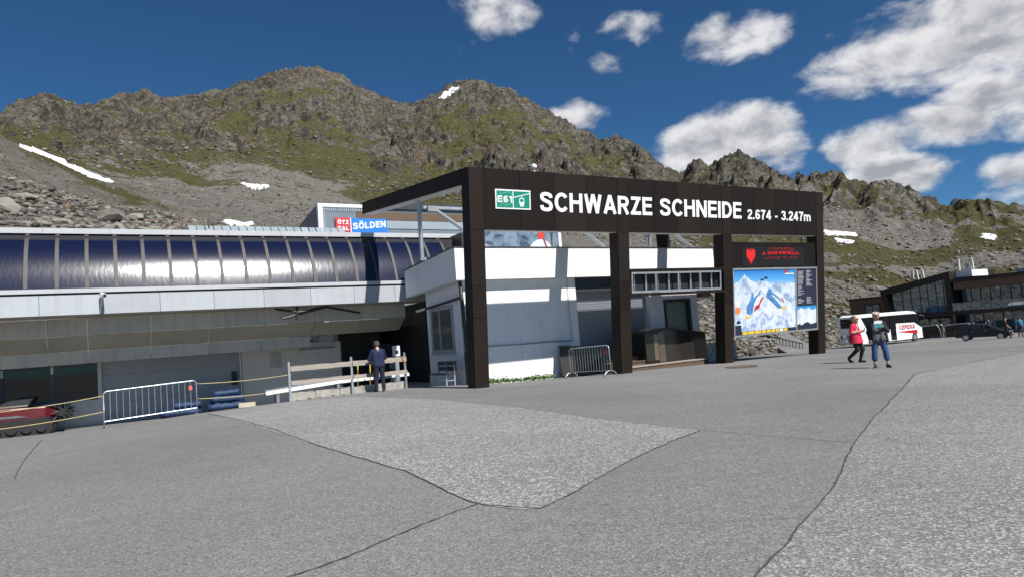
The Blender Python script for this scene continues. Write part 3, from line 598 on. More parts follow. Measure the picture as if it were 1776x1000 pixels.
def spline(pts, n=4):
    out = []
    for i in range(len(pts)-1):
        p0, p1, p2, p3 = pts[max(i-1, 0)], pts[i], pts[i+1], pts[min(i+2, len(pts)-1)]
        for k in range(n):
            t = k/n; out.append(tuple(.5*(2*b+(c-a)*t+(2*a-5*b+4*c-d)*t*t+(3*b-a-3*c+d)*t**3) for a, b, c, d in zip(p0, p1, p2, p3)))
    return out+[pts[-1]]
def arc(cx, cy, rx, ry, d0, d1, n=14): return [(cx+rx*math.cos(R(d0+(d1-d0)*k/n)), cy+ry*math.sin(R(d0+(d1-d0)*k/n))) for k in range(n+1)]
def glyph(ch, h=.1):
    V = lambda x, y0=0., y1=1.: [(x, y0), (x, y1)]; Hh = lambda y, x0, x1: [(x0, y), (x1, y)]
    if ch == 'E': return .64, [V(h), Hh(1-h, h, .64), Hh(.53, h, .6), Hh(h, h, .64)]
    if ch == 'H': return .74, [V(h), V(.74-h), Hh(.54, h, .74-h)]
    if ch == 'I': return .2, [V(h)]
    if ch == 'L': return .6, [V(h), Hh(h, h, .6)]
    if ch == 'T': return .66, [V(.33), Hh(1-h, 0, .66)]
    if ch == 'N': return .74, [V(h), V(.74-h), [(h, .98), (.74-h, .02)]]
    if ch == 'Z': return .66, [Hh(1-h, .03, .64), Hh(h, 0, .66), [(.53, .95), (.11, .05)]]
    if ch == 'A': return .78, [[(h*.9, 0), (.39, 1.0)], [(.39, 1.0), (.78-h*.9, 0)], Hh(.3, .2, .58)]
    if ch == 'W': return 1.06, [[(.1, 1), (.3, 0)], [(.28, .0), (.53, 1)], [(.53, 1), (.78, 0)], [(.76, 0), (.96, 1)]]
    if ch == 'C': return .74, [arc(.4, .5, .4-h, .5-h, 38, 322, 20)]
    if ch in 'OÖ': return .8, [arc(.4, .5, .4-h, .5-h, 0, 360, 24)]+([Hh(1.14, .16, .33), Hh(1.14, .47, .64)] if ch == 'Ö' else [])
    if ch == 'S': return .7, [spline([(.59, .70), (.56, .83), (.35, .9), (.15, .85), (.11, .73), (.18, .61), (.36, .53), (.54, .44), (.6, .28), (.54, .14), (.34, .1), (.14, .15), (.09, .31)])]
    if ch == 'R': return .72, [V(h), [(h, .9), (.4, .9)]+arc(.4, .695, .2, .205, 90, -90, 10)[1:]+[(h, .49)], [(.36, .5), (.62, 0)]]
    if ch == 'P': return .66, [V(h), [(h, .9), (.36, .9)]+arc(.36, .68, .2, .22, 90, -90, 10)[1:]+[(h, .46)]]
    if ch == 'D': return .74, [V(h), [(h, .9), (.32, .9)]+arc(.32, .5, .32, .4, 90, -90, 14)[1:]+[(h, .1)]]
    if ch == '1': return .4, [V(.3), [(.04, .74), (.28, .95)]]
    if ch == '2': return .62, [spline([(.1, .7), (.15, .86), (.31, .9), (.48, .86), (.52, .72), (.46, .55), (.28, .36), (.13, .13)]), Hh(h, .03, .62)]
    if ch == '3': return .62, [spline([(.1, .74), (.16, .87), (.31, .9), (.46, .86), (.5, .72), (.44, .58), (.28, .53)]), spline([(.28, .53), (.46, .47), (.52, .3), (.46, .14), (.3, .1), (.14, .14), (.09, .28)])]
    if ch == '4': return .66, [V(.46), Hh(.28, 0, .66), [(.46, .96), (.08, .28)]]
    if ch == '6': return .62, [arc(.31, .31, .21, .21, 0, 360, 18), spline([(.53, .76), (.45, .88), (.31, .9), (.16, .8), (.1, .54), (.1, .3)])]
    if ch == '7': return .62, [Hh(1-h, .02, .62), [(.52, .92), (.3, .45), (.24, 0)]]
    if ch == '.': return .2, [V(h, 0, .2)]
    if ch == '-': return .4, [Hh(.36, .03, .37)]
    if ch == ' ': return .3, []
    if ch == 'm': return 1.0, [V(h, 0, .72), [(h, .55), (.2, .62), (.36, .62), (.46, .55), (.5, .44), (.5, 0)], [(.5, .5), (.6, .62), (.76, .62), (.86, .55), (.9, .44), (.9, 0)]]
    if ch == 'o': return .64, [arc(.32, .36, .22, .26, 0, 360, 16)]
    if ch == 'p': return .64, [V(h, -.28, .72), arc(.34, .36, .2, .26, 0, 360, 14)]
    if ch == 'r': return .42, [V(h, 0, .72), [(h, .5), (.2, .62), (.4, .64)]]
    if ch == 's': return .56, [spline([(.46, .52), (.28, .63), (.11, .54), (.14, .42), (.4, .32), (.46, .2), (.3, .09), (.09, .19)])]
    if ch == 't': return .4, [[(.17, .95), (.17, .2), (.24, .1), (.38, .1)], Hh(.62, 0, .38)]
    return .5, []
def text(name, body, fr, a0, a1, c0, cap, b, m_, parent, bold=0., extr=.01, h=.1, gap=.13):
    """raised lettering built from broad strokes, fitted between a0..a1 with cap height on local plane b of frame fr"""
    gl_ = []; x = 0.
    for ch in body: w, st_ = glyph(ch, h); gl_.append((x, st_)); x += w+gap
    tot = x-gap; sx = (a1-a0)/tot; mb = MB()
    for gx_, st_ in gl_:
        for si, line in enumerate(st_):
            closed = len(line) > 3 and math.hypot(line[0][0]-line[-1][0], line[0][1]-line[-1][1]) < 1e-6
            P = [Vector((p[0]+gx_, p[1])) for p in line]; Lf, Rt = [], []
            for i, p in enumerate(P):
                a_ = P[i-1] if i else (P[-2] if closed else None); c_ = P[i+1] if i < len(P)-1 else (P[1] if closed else None)
                d0 = (p-a_).normalized() if a_ is not None else (c_-p).normalized(); d1_ = (c_-p).normalized() if c_ is not None else d0
                n0 = Vector((-d0.y, d0.x)); n1_ = Vector((-d1_.y, d1_.x)); nn = (n0+n1_).normalized(); k = h/max(.5, nn.dot(n0)); Lf.append(p+nn*k); Rt.append(p-nn*k)
            e_ = .0004*si
            f = lambda q, bb: fr(a0+q.x*sx, bb-e_, c0+q.y*cap)
            rings = [[f(l, b), f(r, b), f(r, b+extr), f(l, b+extr)] for l, r in zip(Lf, Rt)]
            mb.loft(rings, cap=not closed)
    o = mb.build(name, m_, parent)
    return o

# ------------------------------------------------------------------ entrance portal
portal = thing('entrance_portal', 'dark brown clad entrance portal with large white lettering and four square posts', 'portal', LP(0, 0, 0))
def base_c(u):
    c = 0.
    for _ in range(6): p = LP(u, .28, c); c += (gz(p.x, p.y)-p.z)/(SU*UPP.z)
    return c
def cladding(parent, fr, a0, a1, c0, c1, b, t=.018, g=.008, m_='brown'):
    mb = MB(); mb.box(fr, a0+g, a1-g, b-t, b, c0+g, c1-g); return mb.build('cladding_panel', M[m_], parent)
for u in POSTS:
    bc = base_c(u+.3)-.06
    mb = MB(); mb.box(LP, u+.02, u+PW-.02, .02, PD-.02, bc, PH-.03); post = mb.build('post', M['brown_core'], portal)
    cs = [bc, 2.45, 3.62, PHB, PH]
    for k in range(4): cladding(post, LP, u, u+PW, cs[k], cs[k+1], .02, .022)
    side = MB(); 
    for (c0, c1) in ((bc, 2.45), (2.45, 3.62), (3.62, PH)):
        mb = MB(); mb.box(LP, u-.0, u+.018, .024, PD, c0+.006, c1-.006); mb.build('cladding_panel', M['brown'], post)
        mb = MB(); mb.box(LP, u+PW-.018, u+PW, .024, PD, c0+.006, min(c1, PHB if u < 19 else c1)-.006); mb.build('cladding_panel', M['brown'], post)
    mb = MB()
    for k in range(int((PHB-bc)/.36)):
        c = bc+.2+k*.36
        for a in (u+.09, u+PW-.09): mb.box(LP, a-.012, a+.012, -.008, .0, c-.012, c+.012)
    mb.build('rivets', M['rivet'], post, kind='stuff')
hd = MB(); hd.box(LP, PW, POSTS[3], .03, PD-.04, PHB+.012, PH-.012); header = hd.build('header', M['brown_core'], portal)
for k in range(3):
    a0 = POSTS[k]+PW; a1 = POSTS[k+1]
    for q in range(4): cladding(header, LP, a0+(a1-a0)*q/4, a0+(a1-a0)*(q+1)/4, PHB, PH, .025, .022)
    mb = MB(); mb.box(LP, a0+.03, a1-.03, .06, PD-.04, PHB-.016, PHB+.011); mb.build('soffit', M['light_soffit'], header)
for k, u in enumerate(POSTS):
    L_ = 11.7
    mb = MB(); mb.box(LP, u+.012, u+PW-.012, PD-.02, L_, PH-.58, PH-.004); bm_ = mb.build('roof_beam', M['brown_core'], portal)
    for q in range(5):
        b0 = PD+(L_-PD)*q/5; b1 = PD+(L_-PD)*(q+1)/5
        mb = MB(); mb.box(LP, u-.006, u+.012, b0+.006, b1-.006, PH-.58, PH); mb.build('cladding_panel', M['brown'], bm_)
    mb = MB(); mb.box(LP, u+.03, u+PW-.03, PD, L_-.05, PH-.6, PH-.582); mb.build('soffit', M['light_soffit'], bm_)
    mb = MB(); mb.box(LP, u+.0, u+PW-.0, L_, L_+.02, PH-.6, PH); mb.build('end_panel', M['brown'], bm_)
    if k == 3:
        mb = MB(); mb.box(U, u-.1, u+PW-.1, 10.3, 10.9, -.6, 8.3); mb.build('rear_post', M['brown_core'], portal)
    else:
        p0 = U(u+.3, 4.6, 5.3); p1 = U(u+.3, 4.6, 7.82); mb = MB(); mb.tube([p0, p1], .085, 10); mb.build('support_pole', M['steel'], portal)
        mb = MB(); mb.box(U, u+.16, u+.44, 4.46, 4.74, 5.2, 5.33); mb.build('pole_foot', M['steel_dull'], portal)
        mb = MB(); mb.tube([U(u+1.15, 4.95, 7.55), U(u+4.1, 4.95, 5.62)], .085, 8); mb.build('brace', M['steel'], portal)
        mb = MB(); mb.box(U, u+.85, u+1.25, 4.85, 5.05, 7.42, 7.66); mb.build('brace_plate', M['steel_dull'], portal)
mb = MB(); mb.box(U, .7, 20.2, 5.0, 5.14, 7.56, 7.68); mb.build('purlin', M['steel'], portal)
text('lettering', 'SCHWARZE', LP, 3.03, 8.74, 6.37, .75, -.012, M['letter'], portal, h=.092, gap=.1)
text('lettering', 'SCHNEIDE', LP, 9.19, 14.33, 6.37, .75, -.012, M['letter'], portal, h=.092, gap=.1)
text('lettering', '2.674 - 3.247m', LP, 14.74, 19.5, 6.36, .46, -.012, M['letter'], portal, h=.092, gap=.1)
# lift number plate
icon = MB(); icon.box(LP, 1.07, 2.60, -.02, -.004, 6.41, 7.13); icon = icon.build('lift_sign', M['letter'], portal, label='white-edged green plate reading E61 beside a gondola symbol')
for a0, a1 in ((1.12, 1.81), (1.85, 2.55)):
    mb = MB(); mb.box(LP, a0, a1, -.025, -.0205, 6.46, 7.08); mb.build('green_field', M['green'], icon)
text('number', 'E61', LP, 1.16, 1.78, 6.65, .24, -.030, M['letter'], icon, bold=.03, extr=.004)
mb = MB() # fine pale web lines behind the number
for (x0, z0, x1, z1) in ((1.12, 6.75, 1.3, 6.95), (1.3, 6.95, 1.6, 7.05), (1.6, 7.05, 1.81, 6.95), (1.2, 6.46, 1.35, 6.62), (1.35, 6.62, 1.62, 6.56), (1.62, 6.56, 1.81, 6.66), (1.45, 6.46, 1.5, 6.6), (1.3, 6.95, 1.24, 7.08), (1.6, 7.05, 1.66, 7.08)):
    d = Vector((x1-x0, z1-z0)).normalized()*.007; mb.add([LP(x0-d.y, -.027, z0+d.x), LP(x1-d.y, -.027, z1+d.x), LP(x1+d.y, -.027, z1-d.x), LP(x0+d.y, -.027, z0-d.x)], [(0, 1, 2, 3)])
mb.build('web_pattern', mat('pale_green', (.25, .5, .4), .5), icon)
mb = MB()
def poly(mb, fr, pts, b): mb.add([fr(x, b, z) for x, z in pts], [tuple(reversed(range(len(pts))))])
poly(mb, LP, [(1.85, 6.86), (1.85, 6.83), (2.55, 7.0), (2.55, 7.03)], -.028)                 # cable
poly(mb, LP, [(2.19, 6.84), (2.19, 6.93), (2.215, 6.93), (2.215, 6.84)], -.028)               # hanger
poly(mb, LP, [(2.09, 6.78), (2.13, 6.84), (2.275, 6.84), (2.315, 6.78), (2.315, 6.66), (2.27, 6.52), (2.135, 6.52), (2.09, 6.66)], -.0275)
mb.build('gondola_symbol', M['letter'], icon)
mb = MB(); poly(mb, LP, [(2.125, 6.76), (2.15, 6.81), (2.255, 6.81), (2.28, 6.76), (2.28, 6.69), (2.125, 6.69)], -.030); mb.build('gondola_window', M['green'], icon)
# small white lamp on the header
mb = MB(); mb.tube([LP(3.0, .3, PH), LP(3.0, .3, PH+.16)], .045, 8); mb.tube([LP(3.0, .3, PH+.14), LP(3.0, .3, PH+.19), LP(3.0, .3, PH+.28), LP(3.0, .3, PH+.33)], [.05, .11, .11, .05], 10)
mb.build('header_lamp', M['white_metal'], loc=LP(3.0, .3, PH), label='small round white lamp standing on top of the portal header', cat='lamp')

# ------------------------------------------------------------------ LED board
led = thing('led_display', 'black display above the ski map with red eagle and red text rows', 'display', LP(14.3, .1, 4.1))
mb = MB(); mb.box(LP, 13.66, 19.94, .06, .42, 4.07, 5.28); mb.build('housing', M['brown_core'], led)
mb = MB(); mb.box(LP, 14.37, 18.97, .045, .0595, 4.14, 5.05); mb.build('screen', mat('led_black', (.008, .008, .009), .35, var=.1), led)
RED = mat('led_red', (.3, .01, .01), .5, emit=(1., .015, .02, .55)); RED2 = mat('led_red_dim', (.12, .01, .01), .5, emit=(1., .03, .03, .16))
eagle = [(0, .52), (.07, .44), (.05, .3), (.14, .22), (.2, .44), (.3, .5), (.34, .4), (.46, .42), (.38, .32), (.52, .28), (.38, .22), (.52, .12), (.36, .1), (.48, -.04), (.3, .0), (.4, -.18), (.22, -.06), (.28, -.3), (.13, -.12), (.14, -.42), (.06, -.3), (0, -.54)]
eagle = eagle+[(-x, z) for x, z in reversed(eagle[1:-1])]
mb = MB(); bmv = [(14.98+x*.66, 4.6+z*.74) for x, z in eagle]; c0 = (14.98, 4.6)
for i in range(len(bmv)): p, q = bmv[i], bmv[(i+1) % len(bmv)]; mb.add([LP(c0[0], .035, c0[1]), LP(p[0], .035, p[1]), LP(q[0], .035, q[1])], [(0, 1, 2)])
mb.build('eagle_emblem', RED, led)
rg = random.Random(4)
for zc, hgt, a0, a1, m_ in ((4.93, .10, 16.3, 18.2, RED2), (4.70, .13, 15.8, 18.6, RED), (4.48, .10, 15.95, 18.5, RED2)):
    mb = MB(); a = a0
    while a < a1:
        w = rg.uniform(.07, .13)
        for _ in range(3):
            if rg.random() < .5: z_ = zc+rg.choice((0, .5, 1))*hgt-.015; mb.box(LP, a, a+w, .034, .044, z_, z_+.024)
            else: x_ = a+rg.choice((0, .8))*w; mb.box(LP, x_, x_+.022, .036, .044, zc, zc+hgt)
        a += w+.05+(.09 if rg.random() < .12 else 0)
    mb.build('text_row', m_, led)

# ------------------------------------------------------------------ ski map board
board = thing('ski_map_board', 'large framed panorama ski map with blue sky and yellow strip between right posts', 'map board', LP(13.66, 0, .9))
mb = MB(); mb.box(LP, 13.66, 19.92, .03, .12, .87, 4.03); mb.build('backing', M['steel_dull'], board)
fm = MB()
for a0, a1, c0, c1 in ((13.65, 19.93, 3.97, 4.05), (13.65, 19.93, .85, .93), (13.65, 13.72, .93, 3.97), (19.86, 19.93, .93, 3.97), (18.17, 18.27, .93, 3.97)):
    mb = MB(); mb.box(LP, a0, a1, -.02, .03, c0, c1); mb.build('frame_bar', M['steel'], board)
def sky_print():
    m, nt, bs, N, L = nodes('map_sky'); tc = N('ShaderNodeTexCoord'); sp = N('ShaderNodeSeparateXYZ'); L(tc.outputs['Object'], sp.inputs[0])
    cr1 = N('ShaderNodeValToRGB'); mr = N('ShaderNodeMapRange'); mr.inputs[1].default_value = 1.6; mr.inputs[2].default_value = 2.75; L(sp.outputs[2], mr.inputs[0]); L(mr.outputs[0], cr1.inputs[0])
    e = cr1.color_ramp.elements; e[0].color = (.62, .78, .90, 1); e[1].color = (.012, .16, .50, 1); x = e.new(.62); x.color = (.09, .36, .72, 1)
    L(cr1.outputs[0], bs.inputs['Base Color']); bs.inputs['Roughness'].default_value = .4; return m
def relief_print(name, hi, lo, sc):
    m, nt, bs, N, L = nodes(name); tc = N('ShaderNodeTexCoord'); mp = N('ShaderNodeMapping'); mp.inputs['Scale'].default_value = (1, 1, 1.); mp.inputs['Rotation'].default_value = (0, .6, .3); L(tc.outputs['Object'], mp.inputs[0])
    n = N('ShaderNodeTexNoise'); n.inputs['Scale'].default_value = sc; n.inputs['Detail'].default_value = 7; n.inputs['Roughness'].default_value = .6; n.inputs['Distortion'].default_value = .8; L(mp.outputs[0], n.inputs['Vector'])
    cr1 = N('ShaderNodeValToRGB'); L(n.outputs['Fac'], cr1.inputs[0]); e = cr1.color_ramp.elements; e[0].position = .38; e[0].color = (*lo, 1); e[1].position = .58; e[1].color = (*hi, 1)
    L(cr1.outputs[0], bs.inputs['Base Color']); bs.inputs['Roughness'].default_value = .4; return m
MB().box(LP, 13.72, 18.17, .012, .0295, .93, 3.97).build('map_sky', sky_print(), board)
def flat(name, pts, b, m_, parent=board, ox=13.72, oz=.93, sx=4.45, sz=3.04):
    mb = MB(); P3 = [(ox+x*sx, oz+z*sz) for x, z in pts]; bm = bmesh.new(); vs = [bm.verts.new(LP(x, b, z)) for x, z in P3]; f = bm.faces.new(vs); bmesh.ops.triangulate(bm, faces=[f]); bm.verts.index_update()
    want = -(BKP); fs = []
    for f in bm.faces:
        f.normal_update(); ids = [v.index for v in f.verts]; fs.append(ids if f.normal.dot(want) > 0 else ids[::-1])
    mb.add([v.co.copy() for v in bm.verts], fs); bm.free(); return mb.build(name, m_, parent)
rel1 = relief_print('map_far_peaks', (.60, .67, .74), (.22, .34, .50), 2.6); rel2 = relief_print('map_snow', (.68, .73, .79), (.42, .52, .66), 2.2); rel3 = relief_print('map_snow_near', (.64, .70, .78), (.18, .30, .52), 2.4)
blu = mat('map_glacier_blue', (.07, .22, .48), .4, var=.35, scale=5); redp = mat('map_red', (.55, .03, .04), .4); yel = mat('map_yellow', (.75, .50, .05), .45); ora = mat('map_orange', (.72, .22, .06), .45)
navy = mat('print_navy', (.018, .022, .045), .45); whitep = mat('print_white', (.8, .8, .8), .5)
flat('map_peaks', [(0, .4), (0, .78), (.08, .83), (.13, .88), (.17, .93), (.2, .9), (.26, .84), (.34, .80), (.42, .84), (.5, .82), (.58, .78), (.7, .79), (.8, .76), (.9, .79), (1, .76), (1, .4)], .008, rel1)
flat('map_slope', [(0, 0), (0, .62), (.06, .6), (.12, .66), (.18, .6), (.24, .63), (.3, .6), (.38, .72), (.45, .8), (.5, .82), (.55, .8), (.6, .73), (.68, .66), (.76, .6), (.84, .5), (.92, .46), (1, .5), (1, 0)], .004, rel2)
flat('map_foreground', [(0, 0), (.1, .1), (.22, .2), (.34, .27), (.43, .36), (.5, .38), (.56, .33), (.64, .34), (.72, .26), (.84, .2), (.93, .14), (1, .1), (1, 0)], .0, rel3)
for pts in ([(.28, .68), (.26, .55), (.19, .44), (.19, .33), (.25, .3), (.28, .33), (.3, .46), (.36, .58), (.42, .7), (.41, .62), (.34, .6), (.31, .56)], [(.5, .6), (.56, .72), (.62, .63), (.72, .55), (.79, .47), (.72, .52), (.62, .6)], [(.5, .58), (.58, .5), (.7, .38), (.78, .37), (.72, .45), (.64, .54), (.56, .63)]): flat('map_glacier', pts, -.002, blu)
for pts in ([(.3, .35), (.33, .44), (.38, .46), (.42, .55), (.48, .59), (.45, .54), (.41, .47), (.39, .4), (.36, .43), (.35, .38)], [(.76, .53), (.8, .46), (.81, .46), (.77, .55)], [(.38, .3), (.46, .35), (.45, .33)]): flat('map_piste', pts, -.004, redp)
for x, z in ((.17, .25), (.76, .36)): flat('map_label', [(x, z), (x+.07, z), (x+.07, z+.04), (x, z+.04)], -.004, yel)
flat('map_label', [(.42, .83), (.47, .83), (.47, .855), (.42, .855)], -.004, navy); flat('map_label', [(.48, .86), (.535, .86), (.535, .885), (.48, .885)], -.004, navy)
flat('map_badge', [(.03+.04*math.cos(k*math.pi/8)+.02, .38+.055*math.sin(k*math.pi/8)) for k in range(16)], -.004, ora)
flat('map_logo', [(.83, .94), (.88, .94), (.88, .985), (.83, .985)], -.004, redp); flat('map_logo', [(.885, .94), (.98, .94), (.98, .985), (.885, .985)], -.004, mat('logo_blue', (.03, .25, .6), .45)); flat('map_logo', [(.83, .915), (.98, .915), (.98, .935), (.83, .935)], -.004, whitep)
flat('legend', [(0, 0), (.1, 0), (.1, .155), (.0, .155)], -.003, navy); flat('legend', [(.03, .18), (.03, .21), (.06, .235), (.09, .21), (.09, .18)], -.003, navy)
flat('strip', [(.1, 0), (1, 0), (1, .055), (.1, .055)], -.003, navy)
for k, (x, w) in enumerate(((.115, .075), (.2, .1), (.31, .1), (.42, .07), (.5, .07), (.58, .06), (.65, .06), (.72, .055), (.785, .065))): flat('strip_cell', [(x, .006), (x+w, .006), (x+w, .05), (x, .05)], -.006, whitep if k == 7 else yel)
MB().box(LP, 18.27, 19.86, .012, .0295, .93, 3.97).build('side_panel', navy, board)
SP = dict(ox=18.27, oz=.93, sx=1.59, sz=3.04)
flat('inset_sky', [(.02, .3), (.98, .3), (.98, .385), (.02, .385)], .006, mat('inset_blue', (.03, .27, .6), .4), **SP); flat('inset_snow', [(.02, .08), (.1, .1), (.25, .07), (.4, .11), (.55, .12), (.7, .08), (.98, .1), (.98, .34), (.8, .31), (.6, .36), (.4, .33), (.2, .36), (.02, .32)], .003, rel2, **SP)
tp = mat('print_grey', (.42, .43, .45), .5)
for col, z0, z1 in ((.08, .75, .95), (.5, .7, .96), (.08, .55, .72), (.08, .42, .5), (.5, .42, .52)):
    mb = MB(); z = z1
    while z > z0:
        w = rg.uniform(.12, .32); mb.box(LP, 18.27+col*1.59, 18.27+(col+w)*1.59, .006, .0115, .93+z*3.04, .93+(z+.009)*3.04); z -= .022
    mb.build('text_block', tp, board)

# ------------------------------------------------------------------ empty light box between middle posts
lb = thing('advert_lightbox', 'empty grey metal sign frame with four open bays hung between middle posts', 'lightbox', LP(7.46, .1, 3.1))
mb = MB(); mb.box(LP, 7.44, 13.04, .30, .38, 3.10, 4.06); mb.build('back_board', M['dark'], lb)
for c0, c1 in ((2.98, 3.09), (4.0, 4.12)): MB().box(LP, 7.44, 13.04, -.01, .4, c0, c1).build('casing', M['brown'], lb)
for c0, c1 in ((3.11, 3.20), (3.9, 3.98)): MB().box(LP, 7.5, 12.86, .0, .06, c0, c1).build('rail', M['steel'], lb)
for k in range(5):
    a = 7.5+k*1.325; MB().box(LP, a, a+.07, -.012, .05, 3.11, 3.98).build('upright', M['steel'], lb)
for k in range(4):
    for q, w in ((.32, .035), (.95, .08)):
        a = 7.5+k*1.325+q; MB().box(LP, a, a+w, .2, .26, 3.14, 3.94).build('inner_upright', M['steel'], lb)
mb = MB(); mb.tube([LP(7.56, .1, 3.2), LP(7.62, .05, 3.4), LP(7.7, .08, 3.45), LP(7.78, .1, 3.3), LP(7.7, .12, 3.2)], .012, 6); mb.build('loose_cable', M['steel'], lb)
MB().box(LP, 11.7, 12.3, .1, .4, 2.78, 2.97).build('junction_box', M['black'], lb)

# ------------------------------------------------------------------ white ticket building behind the portal
tick = thing('ticket_building', 'low white ticket building with white parapet, shutter and door behind the portal', 'building', U(1.6, 3.6, -.3))
def part(name, m_, parent, *boxes, fr=U, bevel=0, label=None):
    mb = MB()
    for b in boxes: mb.box(fr, *b)
    return mb.build(name, M[m_] if isinstance(m_, str) else m_, parent, bevel=bevel, label=label)
wallf = part('wall', 'white', tick, (1.85, 7.5, 3.6, 3.85, -.6, 4.2))
part('wall', 'white', tick, (12.03, 12.95, 3.6, 3.85, -.6, 4.2)); part('wall', 'white', tick, (14.85, 15.37, 3.6, 3.85, -.6, 4.2)); part('wall', 'white', tick, (12.95, 14.85, 3.6, 3.85, 2.98, 4.2))
part('wall', 'white', tick, (15.12, 15.37, 3.85, 9., -.6, 4.2))
part('lintel', 'cap', tick, (7.5, 12.03, 3.66, 3.9, 3.55, 4.2))
sh = MB(); 
for k in range(34): c = -.5+k*.12; sh.hull8([U(7.5, 4.05, c), U(12.03, 4.05, c), U(7.5, 4.1, c), U(12.03, 4.1, c), U(7.5, 4.02, c+.105), U(12.03, 4.02, c+.105), U(7.5, 4.1, c+.105), U(12.03, 4.1, c+.105)])
sh.build('roller_shutter', M['shutter'], tick); part('shutter_back', 'cap', tick, (7.5, 12.03, 4.11, 4.15, -.6, 4.2))
dr = part('door_frame', 'cap', tick, (12.95, 13.12, 3.58, 3.8, -.5, 2.98), (14.68, 14.85, 3.58, 3.8, -.5, 2.98), (13.12, 14.68, 3.58, 3.8, 2.83, 2.98))
sh = MB()
for k in range(28): c = -.4+k*.118; sh.hull8([U(13.12, 3.76, c), U(14.68, 3.76, c), U(13.12, 3.8, c), U(14.68, 3.8, c), U(13.12, 3.735, c+.1), U(14.68, 3.735, c+.1), U(13.12, 3.8, c+.1), U(14.68, 3.8, c+.1)])
sh.build('door_slats', mat('teal_slats', (.16, .24, .23), .4, metal=.3), tick)
mb = MB(); mb.hull8([U(1.15, 3.45, 4.19), U(1.45, 3.45, 4.19), U(1.15, 8.8, 3.97), U(1.45, 8.8, 3.97), U(1.15, 3.45, 5.56), U(1.45, 3.45, 5.56), U(1.15, 8.8, 5.29), U(1.45, 8.8, 5.29)])
mb.build('parapet', M['parapet'], tick)
for k in range(5): a0 = 1.15+k*(15.35/5); part('parapet', 'parapet', tick, (a0+(.008 if k else 0), a0+15.35/5-.008, 3.2, 3.45, 4.2, 5.55))
mb = MB(); mb.box(U, 1.12, 16.53, 3.17, 3.5, 5.551, 5.60); mb.build('parapet_cap', M['cap'], tick)
mb = MB(); mb.hull8([U(1.1, 3.5, 5.562), U(1.5, 3.5, 5.562), U(1.1, 8.84, 5.292), U(1.5, 8.84, 5.292), U(1.1, 3.5, 5.605), U(1.5, 3.5, 5.605), U(1.1, 8.84, 5.335), U(1.5, 8.84, 5.335)]); mb.build('parapet_cap', M['cap'], tick)
part('roof', 'roof_metal', tick, (1.45, 16.4, 3.45, 9.2, 4.25, 5.2)); 
part('soffit', 'white', tick, (1.4, 16.5, 3.25, 3.6, 4.205, 4.245)); 
# left flank with window
part('wall', 'white', tick, (1.6, 1.85, 3.6, 4.66, -.6, 4.24)); part('wall', 'white', tick, (1.6, 1.85, 7.04, 7.5, -.6, 4.24)); part('wall', 'white', tick, (1.6, 1.85, 4.66, 7.04, -.6, 1.2)); part('wall', 'white', tick, (1.6, 1.85, 4.66, 7.04, 3.28, 4.24)); part('wall', 'white', tick, (1.86, 4., 7.25, 7.5, -.6, 4.0))
wn = part('window', mat('grey_frame', (.34, .37, .40), .5, var=.05), tick, (1.55, 1.68, 4.66, 4.82, 1.2, 3.28), (1.55, 1.68, 6.88, 7.04, 1.2, 3.28), (1.55, 1.68, 4.82, 6.88, 1.2, 1.36), (1.55, 1.68, 4.82, 6.88, 3.12, 3.28), (1.56, 1.67, 6.02, 6.14, 1.36, 3.12))
wp = glass_dark('office_pane', (.10, .10, .085), .06)
part('pane', wp, wn, (1.62, 1.65, 4.82, 6.02, 1.36, 3.12)); part('pane', wp, wn, (1.62, 1.65, 6.14, 6.88, 1.36, 3.12)); part('sill', 'grey_board', wn, (1.5, 1.6, 4.6, 7.1, 1.13, 1.195))
dp = MB(); dp.tube([U(1.45, 3.5, 4.15), U(1.5, 3.5, 3.1), U(1.5, 3.5, -.4)], .075, 8); dp.build('downpipe', M['black'], tick, smooth=True)
dp = MB(); dp.tube([U(1.5, 3.7, 3.5), U(1.48, 5.0, 3.42), U(1.48, 7.3, 3.32)], .05, 8); dp.build('waste_pipe', M['black'], tick); dp = MB(); dp.tube([U(1.48, 7.3, 3.32), U(1.48, 8.4, 3.27)], .055, 8); dp.build('pipe_end', M['white_metal'], tick)
cb = MB(); cb.tube([U(1.4, 3.42, 2.2), U(1.36, 3.36, 1.6), U(1.42, 3.42, 1.2)], .014, 6); cb.tube([U(1.62, 3.52, 1.35), U(2.9, 3.53, 1.36), U(4.3, 3.52, 1.33), U(5.6, 3.53, 1.34), U(7.0, 3.53, 1.31)], .026, 6); cb.tube([U(7.02, 3.53, 4.15), U(6.98, 3.53, 2.6), U(7.05, 3.53, 1.3)], .012, 6); cb.build('cable_run', M['steel_dull'], tick)
# steps and ramp housing in front of the shutter
st = thing('entrance_steps', 'dark brown wooden steps below the shutter between the middle posts', 'steps', U(10.5, 1.6, -.2))
for k in range(3):
    mb = MB(); mb.box(U, 7.6, 13.1-k*.2, 1.1+k*.45, 1.62+k*.45, -.5, -.08+k*.2); mb.build('riser', M['wood_brown'], st)
    mb = MB(); mb.box(U, 7.58, 13.12-k*.2, 1.06+k*.45, 1.6+k*.45, -.078+k*.2, -.03+k*.2); mb.build('tread', M['wood_old'] if k == 0 else M['wood_brown'], st)
gl = mat('glossy_brown', (.052, .047, .041), .18, metal=.5, var=.1, scale=2.)
rb = thing('ramp_housing', 'glossy brown metal housing with sloping lid in front of the ticket building door', 'housing', U(11.5, 1.5, -.2))
pr = lambda pts, b0, b1: ([U(a, b0, c) for a, c in pts], [U(a, b1, c) for a, c in pts])
mb = MB(); mb.prism(*pr([(10.35, -.35), (13.5, -.35), (13.5, 1.12), (10.9, 1.5), (10.35, 1.4)], 1.5, 2.9)); mb.build('body', gl, rb)
